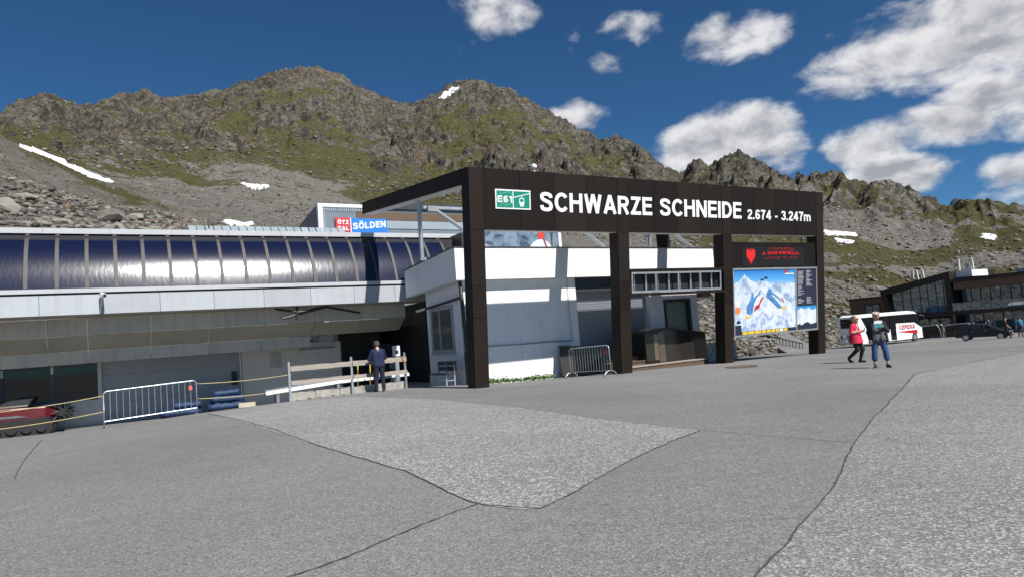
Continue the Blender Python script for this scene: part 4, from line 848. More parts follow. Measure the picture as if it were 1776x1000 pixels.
mb = MB(); mb.prism(*pr([(10.3, 1.41), (10.88, 1.51), (13.55, 1.13), (13.55, 1.19), (10.9, 1.57), (10.3, 1.47)], 1.46, 2.94)); mb.build('lid', M['black'], rb)
mb = MB(); mb.box(U, 9.55, 10.34, 1.42, 2.3, .1, 1.32); mb.build('cabinet', gl, rb); MB().box(U, 9.52, 10.36, 1.4, 2.32, 1.321, 1.48).build('cabinet_lid', M['black'], rb)
MB().box(U, 10.05, 10.3, 1.405, 1.418, .12, 1.3).build('bronze_panel', mat('bronze', (.22, .17, .12), .3, metal=.6), rb); MB().box(U, 10.4, 10.78, 1.482, 1.497, -.0, 1.38).build('bronze_panel', mat('bronze_dark', (.17, .135, .09), .3, metal=.6), rb)
sb = thing('stair_cheek', 'low dark brown sloping cheek wall beside the shutter behind the crowd barrier', 'cheek wall', U(7.2, 2.4, -.2))
mb = MB(); mb.prism(*pr([(6.1, -.5), (8.2, -.5), (8.2, .75), (6.1, 1.05)], 2.4, 3.3)); mb.build('body', gl, sb); mb = MB(); mb.prism(*pr([(6.05, 1.06), (8.25, .76), (8.25, .82), (6.05, 1.12)], 2.36, 3.34)); mb.build('coping', M['black'], sb)

# ------------------------------------------------------------------ gondola station: glazed tube on a clad base
sta = thing('gondola_station', 'long gondola station with curved dark glazed tube above grey and beige clad base', 'station', U(-10, 9, -.7))
U0, U1 = -26., 4.6
def prof(th): return 9.12+2.2*(math.cos(R(30))-math.cos(th)), 4.86+2.44*(math.sin(th)-.5)/.5
ths = [R(30+k*52/10) for k in range(11)]
ribs = [-13.9+k*.984 for k in range(-12, 19)]
for k in range(len(ribs)-1):
    a0, a1 = ribs[k], ribs[k+1]
    mb = MB(); mb.grid([[U(a0+.05, *prof(t)), U(a1-.05, *prof(t))] for t in ths]); mb.build('glass_panel', M['tube_glass'], sta, smooth=True)
for a in ribs:
    mb = MB(); ou = [(lambda v, w, t: (v-.05*math.cos(t), w+.05*math.sin(t)))(*prof(t), t) for t in ths]; inn = [(lambda v, w, t: (v+.08*math.cos(t), w-.08*math.sin(t)))(*prof(t), t) for t in ths]
    mb.loft([[U(a-.065, *o), U(a+.065, *o), U(a+.065, *i), U(a-.065, *i)] for o, i in zip(ou, inn)]); mb.build('rib', M['rib'], sta)
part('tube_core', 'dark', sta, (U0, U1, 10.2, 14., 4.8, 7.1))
for k in range(11): part('roof_edge', 'edge_metal', sta, (-20.3+k*2.3, -20.3+(k+1)*2.3-.012, 10.5, 11.0, 7.24, 7.46))
part('roof', 'roof_metal', sta, (U0, U1, 11.0, 14.2, 7.12, 7.40)); part('end_cap', 'cap', sta, (U1, U1+.2, 9.2, 14.2, 4.8, 7.3))
part('sill_beam', 'edge_metal', sta, (U0, U1-.6, 8.92, 9.25, 4.68, 4.84)); part('gap_shadow_line', 'black', sta, (U0, U1-.6, 9.02, 9.2, 4.6, 4.68))
for k in range(14): a0 = -25.6+k*2.02; part('fascia_panel', 'grey_board', sta, (a0+.008, a0+2.02-.008, 8.98, 9.1, 3.84, 4.6))
part('fascia_core', 'beige', sta, (U0, U1-2.4, 9.12, 9.4, 3.84, 4.68))
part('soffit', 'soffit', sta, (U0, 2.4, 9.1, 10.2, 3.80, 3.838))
def band(name, m_, a0, a1, v0, w0, v1, w1, dv0=0., dv1=0., thick=.1):
    mb = MB(); mb.hull8([U(a0+.012, v0+dv0, w0), U(a1-.012, v0+dv1, w0), U(a0+.012, v0+dv0+thick, w0), U(a1-.012, v0+dv1+thick, w0), U(a0+.012, v1+dv0, w1), U(a1-.012, v1+dv1, w1), U(a0+.012, v1+dv0+thick, w1), U(a1-.012, v1+dv1+thick, w1)]); mb.build(name, M[m_], sta)
segs = [(-26, -23, .7, .7), (-23, -20.4, .7, .7), (-20.4, -17.8, .7, .7), (-17.8, -15.3, .7, .7), (-15.3, -13.4, .7, .7), (-13.4, -12.0, .7, .0)] + [(-12.0+k*2.25, -9.75+k*2.25, 0, 0) for k in range(6)]
for a0, a1, q0, q1 in segs:
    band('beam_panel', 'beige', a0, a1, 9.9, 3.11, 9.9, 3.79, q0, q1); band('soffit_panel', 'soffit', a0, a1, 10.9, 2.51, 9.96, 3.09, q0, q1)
    if a1 < -.9: band('lower_beam_panel', 'beige', a0, a1, 10.9, 1.98, 10.9, 2.49, q0, q1)
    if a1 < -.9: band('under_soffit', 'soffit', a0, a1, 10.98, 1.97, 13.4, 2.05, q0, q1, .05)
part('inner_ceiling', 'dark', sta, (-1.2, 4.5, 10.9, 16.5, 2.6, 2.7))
part('wall', 'stone_white', sta, (-26, -11.75, 13.2, 13.45, -1., .40)); part('wall', 'stone_white', sta, (-11.75, -11.6, 13.2, 13.45, -1., 2.2))
part('garage_door', mat('garage_grey', (.36, .37, .39), .5, var=.05), sta, (-11.6, -5.85, 13.35, 13.45, -1., 2.2))
for k in range(1, 5): part('door_joint', 'cap', sta, (-11.6, -5.85, 13.345, 13.352, -1.+k*.6, -.99+k*.6))
part('wall', 'stone_white', sta, (-5.8, -.95, 13.05, 13.45, -1., 2.2)); part('wall', 'stone_white', sta, (-1.2, -.95, 13.45, 16.2, -1., 2.6))
part('rear_wall', mat('shaded_lobby', (.16, .155, .145), .8), sta, (-1.0, 4.5, 16.0, 16.2, -.8, 2.65)); part('added_dark_wall', 'dark', sta, (2.3, 2.5, 9.3, 16., -.7, 3.8)); part('lobby_column', 'black', sta, (.4, .7, 12.2, 12.5, -.6, 2.65)); part('lobby_floor', 'concrete', sta, (-.9, 4.5, 7.55, 16.2, -.7, -.22))  # near-black side wall is added so the lobby opening stays dark
part('gate_board', 'cap', sta, (.95, 2.5, 13.2, 13.28, .3, 1.9)); part('gate_notice', mat('notice_grey', (.5, .5, .5), .6), sta, (1.7, 2.2, 13.15, 13.19, .5, 1.05))
wfr = mat('window_frame_grey', (.10, .105, .11), .5)
for k in range(8):
    a1 = -11.75-k*1.72; wd = part('window', wfr, sta, (a1-1.72, a1-1.6, 13.22, 13.42, .40, 2.1), (a1-1.6, a1, 13.22, 13.42, .40, .50), (a1-1.6, a1, 13.22, 13.42, 1.9, 2.1))
    part('pane', 'pane', wd, (a1-1.6, a1, 13.32, 13.34, .50, 1.9)); part('blind_clip', 'white_metal', wd, (a1-1.7, a1-1.6, 13.18, 13.218, 1.64, 1.95))
part('notice', mat('notice_paper', (.42, .42, .40), .6, var=.3, scale=9), sta, (-4.5, -3.95, 13.02, 13.048, 1.1, 1.85)); part('key_box', 'black', sta, (-6.25, -6.0, 13.25, 13.345, .45, 1.1)); part('rail', 'steel_dull', sta, (-3.1, -1.25, 12.97, 13.045, 1.86, 1.92))
part('vent_grille', 'cap', sta, (-3.05, -2.9, 10.84, 10.898, 2.2, 2.32)); part('wall_plate', 'cap', sta, (-1.7, -1.15, 13.02, 13.048, .98, 1.12))
cm = thing('surveillance_camera', 'small grey bullet camera on an arm on the station fascia', 'camera', U(-11.5, 8.95, 3.9)); mb = MB(); mb.tube([U(-11.5, 8.93, 3.88), U(-11.46, 8.8, 4.35), U(-11.42, 8.72, 4.52)], .03, 8); mb.build('arm', M['steel'], cm); mb = MB(); mb.tube([U(-11.46, 8.85, 4.58), U(-11.36, 8.45, 4.5)], .075, 10); mb.build('housing', M['white_metal'], cm); mb = MB(); mb.tube([U(-11.36, 8.45, 4.5), U(-11.355, 8.43, 4.496)], .055, 10); mb.build('lens', M['black'], cm)
# snow guards along the roof edge
sg = thing('snow_guards', 'row of bent blue-grey metal snow guards on the tube roof', 'snow guards', U(-8, 11.5, 7.4))
pl = mat('blue_grey_plate', (.20, .25, .28), .5, rand=.15)
for k in range(20):
    a = -8.0+k*.362; mb = MB(); mb.hull8([U(a, 11.3, 7.42), U(a+.31, 11.3, 7.42), U(a, 11.34, 7.42), U(a+.31, 11.34, 7.42), U(a-.06, 11.62, 7.88), U(a+.25, 11.62, 7.88), U(a-.06, 11.66, 7.88), U(a+.25, 11.66, 7.88)]); mb.build('guard_plate', pl, sg)
for k in range(2): a = -8.3+k*1.1; part('post', M['wood_brown'], sg, (a, a+.05, 11.5, 11.55, 7.4, 8.25))
# bracket under the fascia with its arms
br = MB(); br.tube([U(-4.9, 9.3, 3.75), U(-3.9, 9.2, 3.55), U(-2.5, 9.3, 3.78)], .05, 6); br.tube([U(-4.6, 9.25, 3.3), U(-2.6, 9.3, 3.74)], .05, 6); br.tube([U(-4.0, 9.2, 3.2), U(-3.95, 9.2, 3.8)], .06, 6); br.tube([U(-2.6, 9.3, 3.74), U(-1.0, 9.4, 3.4)], .05, 6); br.build('sign_bracket', M['black'], loc=U(-4, 9.2, 3.7), label='dark folded steel bracket hanging under the station fascia', cat='bracket')

# ------------------------------------------------------------------ tall station hall behind
hall = thing('station_hall', 'tall hall behind the tube with blue-grey front, white edge and sloping grey side', 'building', U(-.3, 18, 0))
part('wall', mat('hall_blue_grey', (.17, .21, .245), .35, var=.08, scale=.5), hall, (-.1, 17.0, 18.03, 18.3, 0, 10.35))
part('upper_glass', mat('hall_light_band', (.30, .35, .385), .3, var=.12, scale=.6), hall, (2.2, 13.5, 17.99, 18.025, 9.1, 9.62)); part('brown_band', 'wood_brown', hall, (2.0, 13.5, 17.97, 18.027, 9.63, 10.15)); part('roof_rim', 'cap', hall, (2.5, 14, 17.9, 25, 10.36, 10.75))  # brown strip across the hall front below the roof rim
part('white_frame', 'white_metal', hall, (-.38, -.1, 17.95, 18.3, 0, 10.56)); part('white_frame', 'white_metal', hall, (-.1, 2.48, 17.95, 18.3, 10.36, 10.56)); part('white_frame', 'white_metal', hall, (17.0, 17.25, 17.95, 18.3, 0, 9.3))
mb = MB(); mb.prism([U(-.36, 18.3, 0), U(-.36, 27, 0), U(-.36, 27, 9.6), U(-.36, 18.3, 10.54)], [U(0, 18.3, 0), U(0, 27, 0), U(0, 27, 9.6), U(0, 18.3, 10.54)]); mb.build('side_wall', mat('side_grey', (.30, .30, .295), .7), hall)
mb = MB(); mb.hull8([U(0, 18.3, 9.9), U(17, 18.3, 9.2), U(0, 27, 9.), U(17, 27, 8.4), U(0, 18.3, 10.3), U(17, 18.3, 9.5), U(0, 27, 9.4), U(17, 27, 8.7)]); mb.build('roof', M['roof_metal'], hall)
mb = MB()
for k in range(22): mb.box(U, -.02+k*.115*1.0, .0+k*.115, 17.92, 17.95, 10.16, 10.33)
for k in range(14): mb.box(U, -.08, .02, 17.92, 17.95, 8.4+k*.14, 8.42+k*.14)
mb.build('banner_lacing', M['letter'], hall, kind='stuff')
ms = relief_print('mural_peaks', (.20, .27, .34), (.03, .06, .10), 1.4); 
mb = MB(); mb.box(U, 10.2, 16.95, 17.96, 17.985, 5, 9.08); mb.build('mural', ms, hall)
def hpoly(name, pts, b, m_):
    mb = MB(); n = len(pts); mb.add([U(sum(p[0] for p in pts)/n, b, sum(p[1] for p in pts)/n)]+[U(x, b, z) for x, z in pts], [(0, 1+i, 1+(i+1) % n) for i in range(n)]); mb.build(name, m_, hall)
hpoly('mural_shape', [(14.3, 6), (16.6, 6), (16.5, 7.8), (16.1, 8.3), (15.4, 8.6), (14.8, 8.3), (14.3, 7.8)], 17.95, mat('mural_white', (.66, .72, .78), .4, var=.12, scale=2)); hpoly('mural_shape', [(15.2, 8.5), (15.75, 8.55), (15.8, 9.05), (15.25, 9.05)], 17.94, mat('mural_red', (.6, .06, .05), .4)); hpoly('mural_shape', [(15.6, 8.55), (15.75, 8.55), (16.0, 7.8), (15.9, 7.75)], 17.935, mat('mural_dark_red', (.25, .03, .03), .4))
sgn = thing('roof_sign', 'red and blue sign with white words on the hall front', 'sign', U(.6, 17.9, 8.8))
part('red_field', mat('sign_red', (.55, .045, .07), .45), sgn, (.62, 1.53, 17.86, 17.94, 8.83, 9.7)); part('blue_field', mat('sign_blue', (.018, .19, .62), .45), sgn, (1.58, 3.88, 17.86, 17.94, 8.76, 9.68)); part('white_edge', 'letter', sgn, (1.53, 1.58, 17.86, 17.94, 8.8, 9.7))
text('lettering', 'ÖTZ', U, .74, 1.42, 9.3, .24, 17.85, M['letter'], sgn, bold=.03); text('lettering', 'TAL', U, .74, 1.42, 8.92, .24, 17.85, M['letter'], sgn, bold=.03)
SL = frame(U(0, 0, 0), A*SU + ZZ*SU*.09, B*SU, ZZ*SU); text('lettering', 'SÖLDEN', SL, 1.68, 3.78, 8.83, .40, 17.85, M['letter'], sgn, bold=.03)

# lower yard beside the station
yd = MB(); yd.add([U(-40, -12, -.72), U(3, 4, -.72), U(3, 16, -.72), U(-40, 16, -.72)], [(0, 1, 2, 3)]); yd.build('yard', M['asphalt'], kind='structure', label='lower service yard in front of the station wall')

# ------------------------------------------------------------------ crowd barriers, ropes, fence
def barrier(name, p0, p1, label, arched, tagcol):
    p0, p1 = Vector(p0), Vector(p1); d = (p1-p0); L_ = d.length; d.normalize(); n = Vector((-d.y, d.x, 0)).normalized(); f = frame(p0, d, n)
    t = thing(name, label, 'crowd barrier', p0, 'galvanised crowd barriers'); h = 1.1; r = .12; z0 = .22 if arched else .2
    def cor(cx, cz, a0): return [f(cx+r*math.cos(R(a0-90*k/4)), 0, cz+r*math.sin(R(a0-90*k/4))) for k in range(5)]
    MB().tube([f(0, 0, 0 if not arched else .16), f(0, 0, h-r)]+cor(r, h-r, 180)+[f(L_-r, 0, h)]+cor(L_-r, h-r, 90)+[f(L_, 0, 0 if not arched else .16)], .02, 8).build('frame', M['steel'], t, smooth=True)
    MB().tube([f(0, 0, z0), f(L_, 0, z0)], .016, 6).build('bottom_rail', M['steel'], t)
    nb = 15
    for k in range(1, nb): MB().tube([f(L_*k/nb, 0, z0), f(L_*k/nb, 0, h)], .0085, 6).build('bar', M['steel'], t)
    for x in (.03, L_-.03):
        if arched: MB().tube([f(x, .30*math.cos(R(a)), .02+.2*math.sin(R(a))) for a in range(0, 181, 18)], .02, 8).build('foot', M['steel'], t, smooth=True)
        else: MB().tube([f(x, -.12, .02), f(x, .12, .02)], .018, 6).build('foot', M['steel'], t)
    MB().box(f, L_-.24, L_-.13, -.02, .02, h-.3, h-.16).build('plate', mat('tag_red', tagcol, .5), t); return t
barrier('crowd_barrier', G(-12.61, 20.38), G(-10.6, 22.1), 'galvanised crowd barrier at the edge above the lower yard, roped both sides', False, (.6, .12, .10))
barrier('crowd_barrier', G(1.95, 25.2), G(3.22, 23.55), 'galvanised crowd barrier with arched feet beside the middle post', True, (.35, .05, .06))
def rope(p, q, sag, label):
    p, q = Vector(p), Vector(q); MB().tube([p.lerp(q, k/14)-ZZ*sag*4*(k/14)*(1-k/14) for k in range(15)], .013, 6).build('rope', M['rope'], loc=p, smooth=True, label=label, cat='rope', group='yellow ropes along the edge')
rope((-15.9, 19.72, .63), (-12.6, 20.39, .86), .05, 'upper yellow rope left of the roped crowd barrier'); rope((-15.9, 19.72, .13), (-12.6, 20.39, .38), .05, 'lower yellow rope left of the roped crowd barrier')
rope((-10.6, 22.1, .95), (-7.55, 22.36, 1.0), .05, 'upper yellow rope from barrier to wooden fence'); rope((-10.6, 22.1, .46), (-7.55, 22.36, .5), .05, 'lower yellow rope from barrier to wooden fence')
fence = thing('wooden_fence', 'weathered two-plank fence on steel posts beside the station entrance', 'fence', U(-5.6, 4.0, 0))
FX = [-5.6, -3.25, -1.05]
for k, a in enumerate(FX):
    f0 = frame(U(a, 4.0, -.1), A, B); m_ = M['steel'] if k < 2 else M['steel_dull']  # third post takes the darker steel to stand for the shadow on it
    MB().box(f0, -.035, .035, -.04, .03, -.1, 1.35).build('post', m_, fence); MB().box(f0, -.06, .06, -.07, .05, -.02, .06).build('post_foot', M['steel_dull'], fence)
for a0, a1 in ((FX[0]+.04, FX[1]-.02), (FX[1]+.03, FX[2]+.05)):
    for c, hh in ((.62, .16), (1.14, .19)):
        n_ = 14; R0 = [[], [], [], []]; rings = []
        for k in range(n_+1):
            a = a0+(a1-a0)*k/n_; j = random.uniform(-.012, .012); j2 = random.uniform(-.012, .012)
            rings.append([U(a, 3.9, c-hh/2+j), U(a, 3.95, c-hh/2+j), U(a, 3.95, c+hh/2+j2), U(a, 3.9, c+hh/2+j2)])
        mb = MB(); mb.loft([r[::-1] for r in rings]); mb.build('plank', M['wood_old'], fence)
MB().tube([U(-1.2, 3.88, 1.26), U(-1.16, 3.85, 1.1), U(-1.1, 3.86, .98), U(-1.14, 3.9, 1.2), U(-1.2, 3.88, 1.26)], .012, 6).build('orange_cord', mat('orange_cord', (.55, .25, .06), .8), fence)
kerb = thing('concrete_kerb', 'chipped concrete kerb blocks under the wooden fence', 'kerb', U(-5.5, 4.2, -.1))
for k in range(5):
    a0 = -5.55+k*.92; a1 = a0+.9; mb = MB(); rings = []
    for q in range(6):
        a = a0+(a1-a0)*q/5; j = lambda: random.uniform(-.025, .025)
        rings.append([U(a, 4.08+j(), -.4), U(a, 4.42, -.4), U(a, 4.42, .24+j()), U(a, 4.1+j(), .24+j())])
    mb.loft([r[::-1] for r in rings]); mb.build('kerb_block', M['concrete'], kerb)
for a in (-5.3, -4.9, -4.5, -4.0, -3.6):
    p = U(a, 4.0, 0); p = G(p.x, p.y, .03); tv, tf = ST[random.randrange(8)]; MB().add([p+Vector((v[0]*.1, v[1]*.07, v[2]*.05)) for v in tv], [tuple(f) for f in tf]).build('rubble', M['concrete'], kerb)
ch = thing('metal_channel', 'long grey sheet-metal channel lying behind the wooden fence', 'channel', U(-5.8, 8.2, 0))
for a0, a1, w0, w1 in ((-5.9, -2.9, .12, .3), (-2.9, .3, .3, .32)):
    mb = MB(); rings = []
    for a, w in ((a0, w0), (a1, w1)):
        pr_ = [(7.2+.28*math.cos(R(t)), w+.2*math.sin(R(t))*1.) for t in range(0, 181, 20)]; rings.append([U(a, v, c) for v, c in pr_]+[U(a, 7.2-.26, w-.02), U(a, 7.2+.26, w-.02)])
    mb.loft(rings); mb.build('channel_section', M['steel'], ch, smooth=False)
for a in (-5.5, -3, -.4): MB().box(U, a, a+.12, 6.95, 7.45, -.72, .1 if a < -5 else .27).build('trestle', M['steel_dull'], ch)
MB().box(turned(G(-9.0, 22.22), 10), -.25, .25, -.08, .08, .0, .14).build('timber_offcut', mat('pale_timber', (.55, .5, .36), .8, var=.15), loc=G(-9.0, 22.22), label='short pale timber lying at the edge left of the fence', cat='timber')
for a, v, h, lab in ((-2.35, 6.2, 1.15, 'left yellow-tipped marker stick behind the fence'), (-1.75, 6.4, 1.0, 'right slim marker stick behind the fence')):
    t = thing('marker_stick', lab, 'marker stick', U(a, v, -.3), 'marker sticks behind the fence'); MB().tube([U(a, v, -.3), U(a+.05, v, h-.35)], .018, 6).build('stick', mat('orange_stick', (.4, .2, .05), .7), t); MB().tube([U(a+.05, v, h-.35), U(a+.07, v, h)], .024, 6).build('tip', mat('yellow_tip', (.7, .5, .06), .6), t)
pp = thing('entry_pillar', 'slim pale grey entry reader pillar behind the fence', 'pillar', U(-.5, 6.3, -.3)); MB().box(U, -.58, -.42, 6.25, 6.37, -.3, 1.25).build('column', M['steel'], pp); MB().box(U, -.63, -.36, 6.2, 6.4, 1.25, 1.7).build('reader_head', M['white_metal'], pp); MB().box(U, -.56, -.44, 6.19, 6.199, 1.35, 1.5).build('reader_screen', M['black'], pp)
# ------------------------------------------------------------------ bench
bn = thing('bench', 'dark slatted bench against the white flank wall beside the left post', 'bench', U(.9, 4.6, 0)); dk = mat('dark_bench', (.035, .033, .033), .6, var=.2, rand=.15)
gb = G(*U(.9, 4.6, 0).xy).z; BF = frame((U(.95, 4.35, 0).x, U(.95, 4.35, 0).y, gb), B, -A)  # x along wall, y away from wall
for y in (.08, .2, .32): MB().box(BF, -.85, .85, y, y+.1, .43, .47).build('seat_slat', dk, bn)
for z in (.56, .76): MB().box(BF, -.85, .85, -.06, -.02, z, z+.16).build('back_slat', dk, bn)
for x in (-.7, .0, .7):
    MB().box(BF, x-.03, x+.03, .34, .39, 0, .428).build('leg', M['steel'], bn); MB().box(BF, x-.03, x+.03, .0, .05, 0, .428).build('leg', M['steel'], bn); MB().box(BF, x-.025, x+.025, -.018, .02, .43, .92).build('back_stay', M['steel_dull'], bn); MB().box(BF, x-.02, x+.02, .05, .34, .2, .24).build('cross_bar', M['steel'], bn)
# ------------------------------------------------------------------ weeds at the wall foot
def weeds():
    mb = MB(); rg = random.Random(5)
    for _ in range(900):
        a = rg.uniform(2.0, 5.6); v = 3.42-abs(rg.gauss(0, .12)); p = U(a, v, 0); p = G(p.x, p.y, .02+abs(rg.gauss(0, .07))*(1.2-.1*(a-2))); s_ = rg.uniform(.03, .07)
        d = Vector((rg.gauss(0, 1), rg.gauss(0, 1), rg.uniform(.1, .9))).normalized(); e = d.cross(Vector((rg.gauss(0, 1), rg.gauss(0, 1), rg.gauss(0, 1)))).normalized()
        mb.add([p, p+d*s_+e*s_*.5, p+d*s_*2.1, p+d*s_-e*s_*.5], [(0, 1, 2, 3)])
    mb.build('weeds', mat('weed_green', (.10, .17, .03), .7, var=.4, scale=12), loc=U(3.5, 3.4, 0), label='strip of low green weeds along the foot of the white wall', kind='stuff')
weeds()
# ------------------------------------------------------------------ manhole
mh = thing('manhole_cover', 'rusty round manhole cover in the asphalt before the map board', 'manhole', G(7.95, 24.09)); gzz = gz(7.95, 24.09)
rs = mat('rust', (.13, .065, .045), .85, var=.35, scale=9, bump=.3); mb = MB(); mb.tube([(7.95, 24.09, gzz-.03), (7.95, 24.09, gzz+.018)], .5, 28); mb.build('lid', rs, mh); mb = MB(); mb.tube([(7.95+.53*math.cos(k*math.pi/14), 24.09+.53*math.sin(k*math.pi/14), gzz+.006) for k in range(29)], .03, 6); mb.build('ring', M['tar'], mh)
# ------------------------------------------------------------------ lattice stand and panel beyond the middle posts
tr = thing('lattice_stand', 'dark lattice stand between the ramp housing and the third post', 'stand', U(13.5, 3., -.2))
for a in (13.75, 14.45):
    MB().box(U, a, a+.06, 3.0, 3.06, -.35, 1.15).build('upright', M['black'], tr)
for k in range(4):
    c = -.3+k*.36
    MB().tube([U(13.78, 3.03, c), U(14.48, 3.03, c+.34)], .018, 6).build('diagonal', M['black'], tr); MB().tube([U(14.48, 3.03, c), U(13.78, 3.03, c+.34)], .018, 6).build('diagonal', M['black'], tr)
MB().box(U, 13.7, 14.55, 2.97, 3.1, .95, 1.2).build('top_beam', M['black'], tr); MB().box(U, 13.7, 14.55, 2.97, 3.1, -.42, -.25).build('base', M['black'], tr)
tb = thing('folding_trestle', 'folded grey trestle with crossed legs beneath the ski map', 'trestle', U(14.6, 2.4, -.3))
for a0, a1 in ((14.6, 15.5), (15.5, 14.9), (15.7, 16.3), (16.2, 15.6)): MB().tube([U(a0, 2.6, -.4), U(a1, 2.6, .72)], .025, 6).build('leg', M['steel_dull'], tb)
MB().box(U, 14.4, 16.6, 2.5, 2.7, .72, .8).build('top', M['steel_dull'], tb); MB().box(U, 14.2, 17.2, 2.9, 2.95, -.4, .6).build('panel', mat('pale_blue_panel', (.42, .46, .5), .5), tb); MB().box(U, 14.1, 17.3, 2.4, 3.0, -.5, -.36).build('plinth', M['black'], tb)

# ------------------------------------------------------------------ machines and pallets in the lower yard
gm_ = thing('snow_groomer', 'red tracked snow machine with cream cover and clawed roller in the lower yard', 'snow groomer', Vector((-17.6, 25.3, -.49)))
GR = frame((-17.5, 25.35, -.49), -A*1.05, -B*1.05)   # x back along the machine, y towards viewer
redm = mat('machine_red', (.095, .005, .008), .35, var=.15, scale=2., dirt=((.08, .03, .03), 2., .4))
tk = MB(); tk.loft([[GR(.0+.38-.38*math.cos(t)+ (2.4 if math.cos(t) < 0 else 0), y, .3+.3*math.sin(t)) for t in [R(q) for q in range(0, 360, 15)]] for y in (.35, .85)]); tk.build('track', M['rubber'], gm_)
for k in range(6): mb = MB(); c = GR(.35+k*.42, .86, .27); mb.tube([c, c-B*.06], .17, 14); w_ = mb.build('road_wheel', M['black'], gm_)
mb = MB()
for k in range(26):
    t = k/26*2*math.pi; x = .38-.42*math.cos(t)+(2.4 if math.cos(t) < 0 else 0); z = .3+.34*math.sin(t); mb.box(frame(GR(x, .6, z), -A, -B), -.03, .03, -.27, .27, -.03, .03)
mb.build('grousers', M['black'], gm_, kind='stuff')
mb = MB(); sec = lambda x, z0, z1, w: [GR(x, -w, z0), GR(x, w, z0), GR(x, w*.92, z1), GR(x, -w*.92, z1)]
mb.loft([sec(-.05, .62, .8, .55), sec(.25, .5, .98, .75), sec(1.2, .55, 1.02, .8), sec(1.9, .55, 1.05, .8), sec(4.0, .5, 1.2, .8)]); mb.build('body', redm, gm_, bevel=.04)
mb = MB(); mb.hull8([GR(.75, -.6, 1.03), GR(2.0, -.6, 1.05), GR(.75, .62, 1.03), GR(2.0, .62, 1.05), GR(.62, -.6, 1.32), GR(1.2, -.6, 1.3), GR(.62, .62, 1.32), GR(1.2, .62, 1.3)]); mb.build('engine_cover', mat('cream', (.34, .31, .24), .6, dirt=((.15, .13, .09), 3., .4)), gm_, bevel=.03)
mb = MB(); mb.loft([sec(2.0, 1.05, 1.9, .75), sec(2.7, 1.08, 2.5, .75), sec(3.9, 1.1, 2.6, .75)]); mb.build('cab', redm, gm_, bevel=.05)
mb = MB(); mb.box(GR, 2.3, 3.6, .752, .77, 1.6, 2.35); mb.build('cab_window', M['pane'], gm_)
mb = MB(); mb.add([GR(.7, .802, .66), GR(1.6, .802, .68), GR(1.5, .802, .76), GR(1.0, .802, .74)], [(0, 1, 2, 3), (3, 2, 1, 0)]); mb.build('silver_flash', M['steel'], gm_)
rl = MB(); rl.tube([GR(-.25, -1.0, .72), GR(-.25, 1.0, .72)], .13, 12); rl = rl.build('claw_roller', M['black'], gm_)
for q in range(7):
    for k in range(6):
        t = R(k*60+q*23); y = -.95+q*.32; c = GR(-.25, y, .72); d = GR(-.25+.36*math.cos(t), y, .72+.36*math.sin(t)); MB().tube([c, c.lerp(d, .7), d+(GR(0, .06, 0)-GR(0, 0, 0))], [.035, .028, .008], 5).build('claw', M['black'], rl)
for s_ in (-.5, .5): MB().tube([GR(-.25, s_, .72), GR(.3, s_, .75)], .05, 6).build('arm', M['black'], gm_)
bl = mat('blue_net', (.006, .03, .085), .6, var=.35, scale=12, bump=.6, bscale=30); pw = mat('pallet_wood', (.12, .09, .06), .8, var=.3, scale=8)
def pallet(loc, lab, rolls, rz, L_=1.5):
    t = thing('pallet', lab, 'pallet', loc, 'pallets of blue netting in the yard'); f = turned(loc, rz)
    for k in range(5): MB().box(f, -L_/2, L_/2, -.5+k*.23, -.42+k*.23, .1, .125).build('slat', pw, t)
    for x in (-L_/2+.06, 0, L_/2-.06): MB().box(f, x-.06, x+.06, -.5, .52, 0, .099).build('bearer', pw, t)
    for (y, z, r, x0, x1) in rolls:
        pts = [f(x0+(x1-x0)*k/8, y+random.uniform(-.02, .02), z+random.uniform(-.02, .02)) for k in range(9)]; MB().tube(pts, [r*random.uniform(.85, 1.1) for _ in pts], 10).build('net_roll', bl, t, smooth=True)
yz = -.49
pallet((-13.2, 26.3, yz), 'pallet with low pile of dark blue netting directly behind the roped barrier', [(-.3, .27, .16, -.7, .6), (.0, .28, .17, -.65, .7), (.3, .27, .16, -.6, .7), (-.15, .52, .14, -.3, .7), (.15, .53, .14, -.2, .65)], 25)
pallet((-12.1, 27.8, yz), 'pallet piled higher with blue netting right of the roped barrier', [(-.3, .28, .17, -.7, .6), (.0, .28, .17, -.65, .7), (.3, .28, .17, -.6, .7), (-.15, .56, .15, -.6, .65), (.18, .56, .15, -.6, .65), (0, .8, .14, -.5, .5)], 25)

# ------------------------------------------------------------------ stone wall, ramp and rail beyond the map
sw = thing('stone_retaining_wall', 'dry stone retaining wall seen below the ski map', 'stone wall', (27.9, 77, -2.5))
SW = frame((26.2, 77.3, -2.6), Vector((1, -.05, 0)).normalized(), Vector((.05, 1, 0)).normalized()); rg = random.Random(9)
MB().box(SW, 0, 3.4, .12, .9, 0, 1.9).build('core', M['concrete'], sw)
for j in range(6):
    x = rg.uniform(-.2, 0); 
    while x < 3.3:
        w = rg.uniform(.35, .75); h = .31; mb = MB(); c = SW(x+w/2, .08, .15+j*.32); tv, tf = ST[rg.randrange(8)]
        mb.add([c+Vector((v[0]*w*.62, v[1]*.2, v[2]*h*.72)) for v in tv], [tuple(f) for f in tf]); mb.build('stone', M['rock'], sw); x += w
rp = MB(); rp.hull8([Vector((29.8, 74.5, -3)), Vector((33.8, 75.2, -3)), Vector((30.6, 87, -3)), Vector((34.5, 86.5, -3)), G(29.8, 74.5, .012), G(33.8, 75.2, .012), Vector((30.6, 87, -.1)), Vector((34.5, 86.5, -.15))]); rp.build('ramp', M['asphalt'], kind='structure', label='paved ramp rising beside the stone wall')
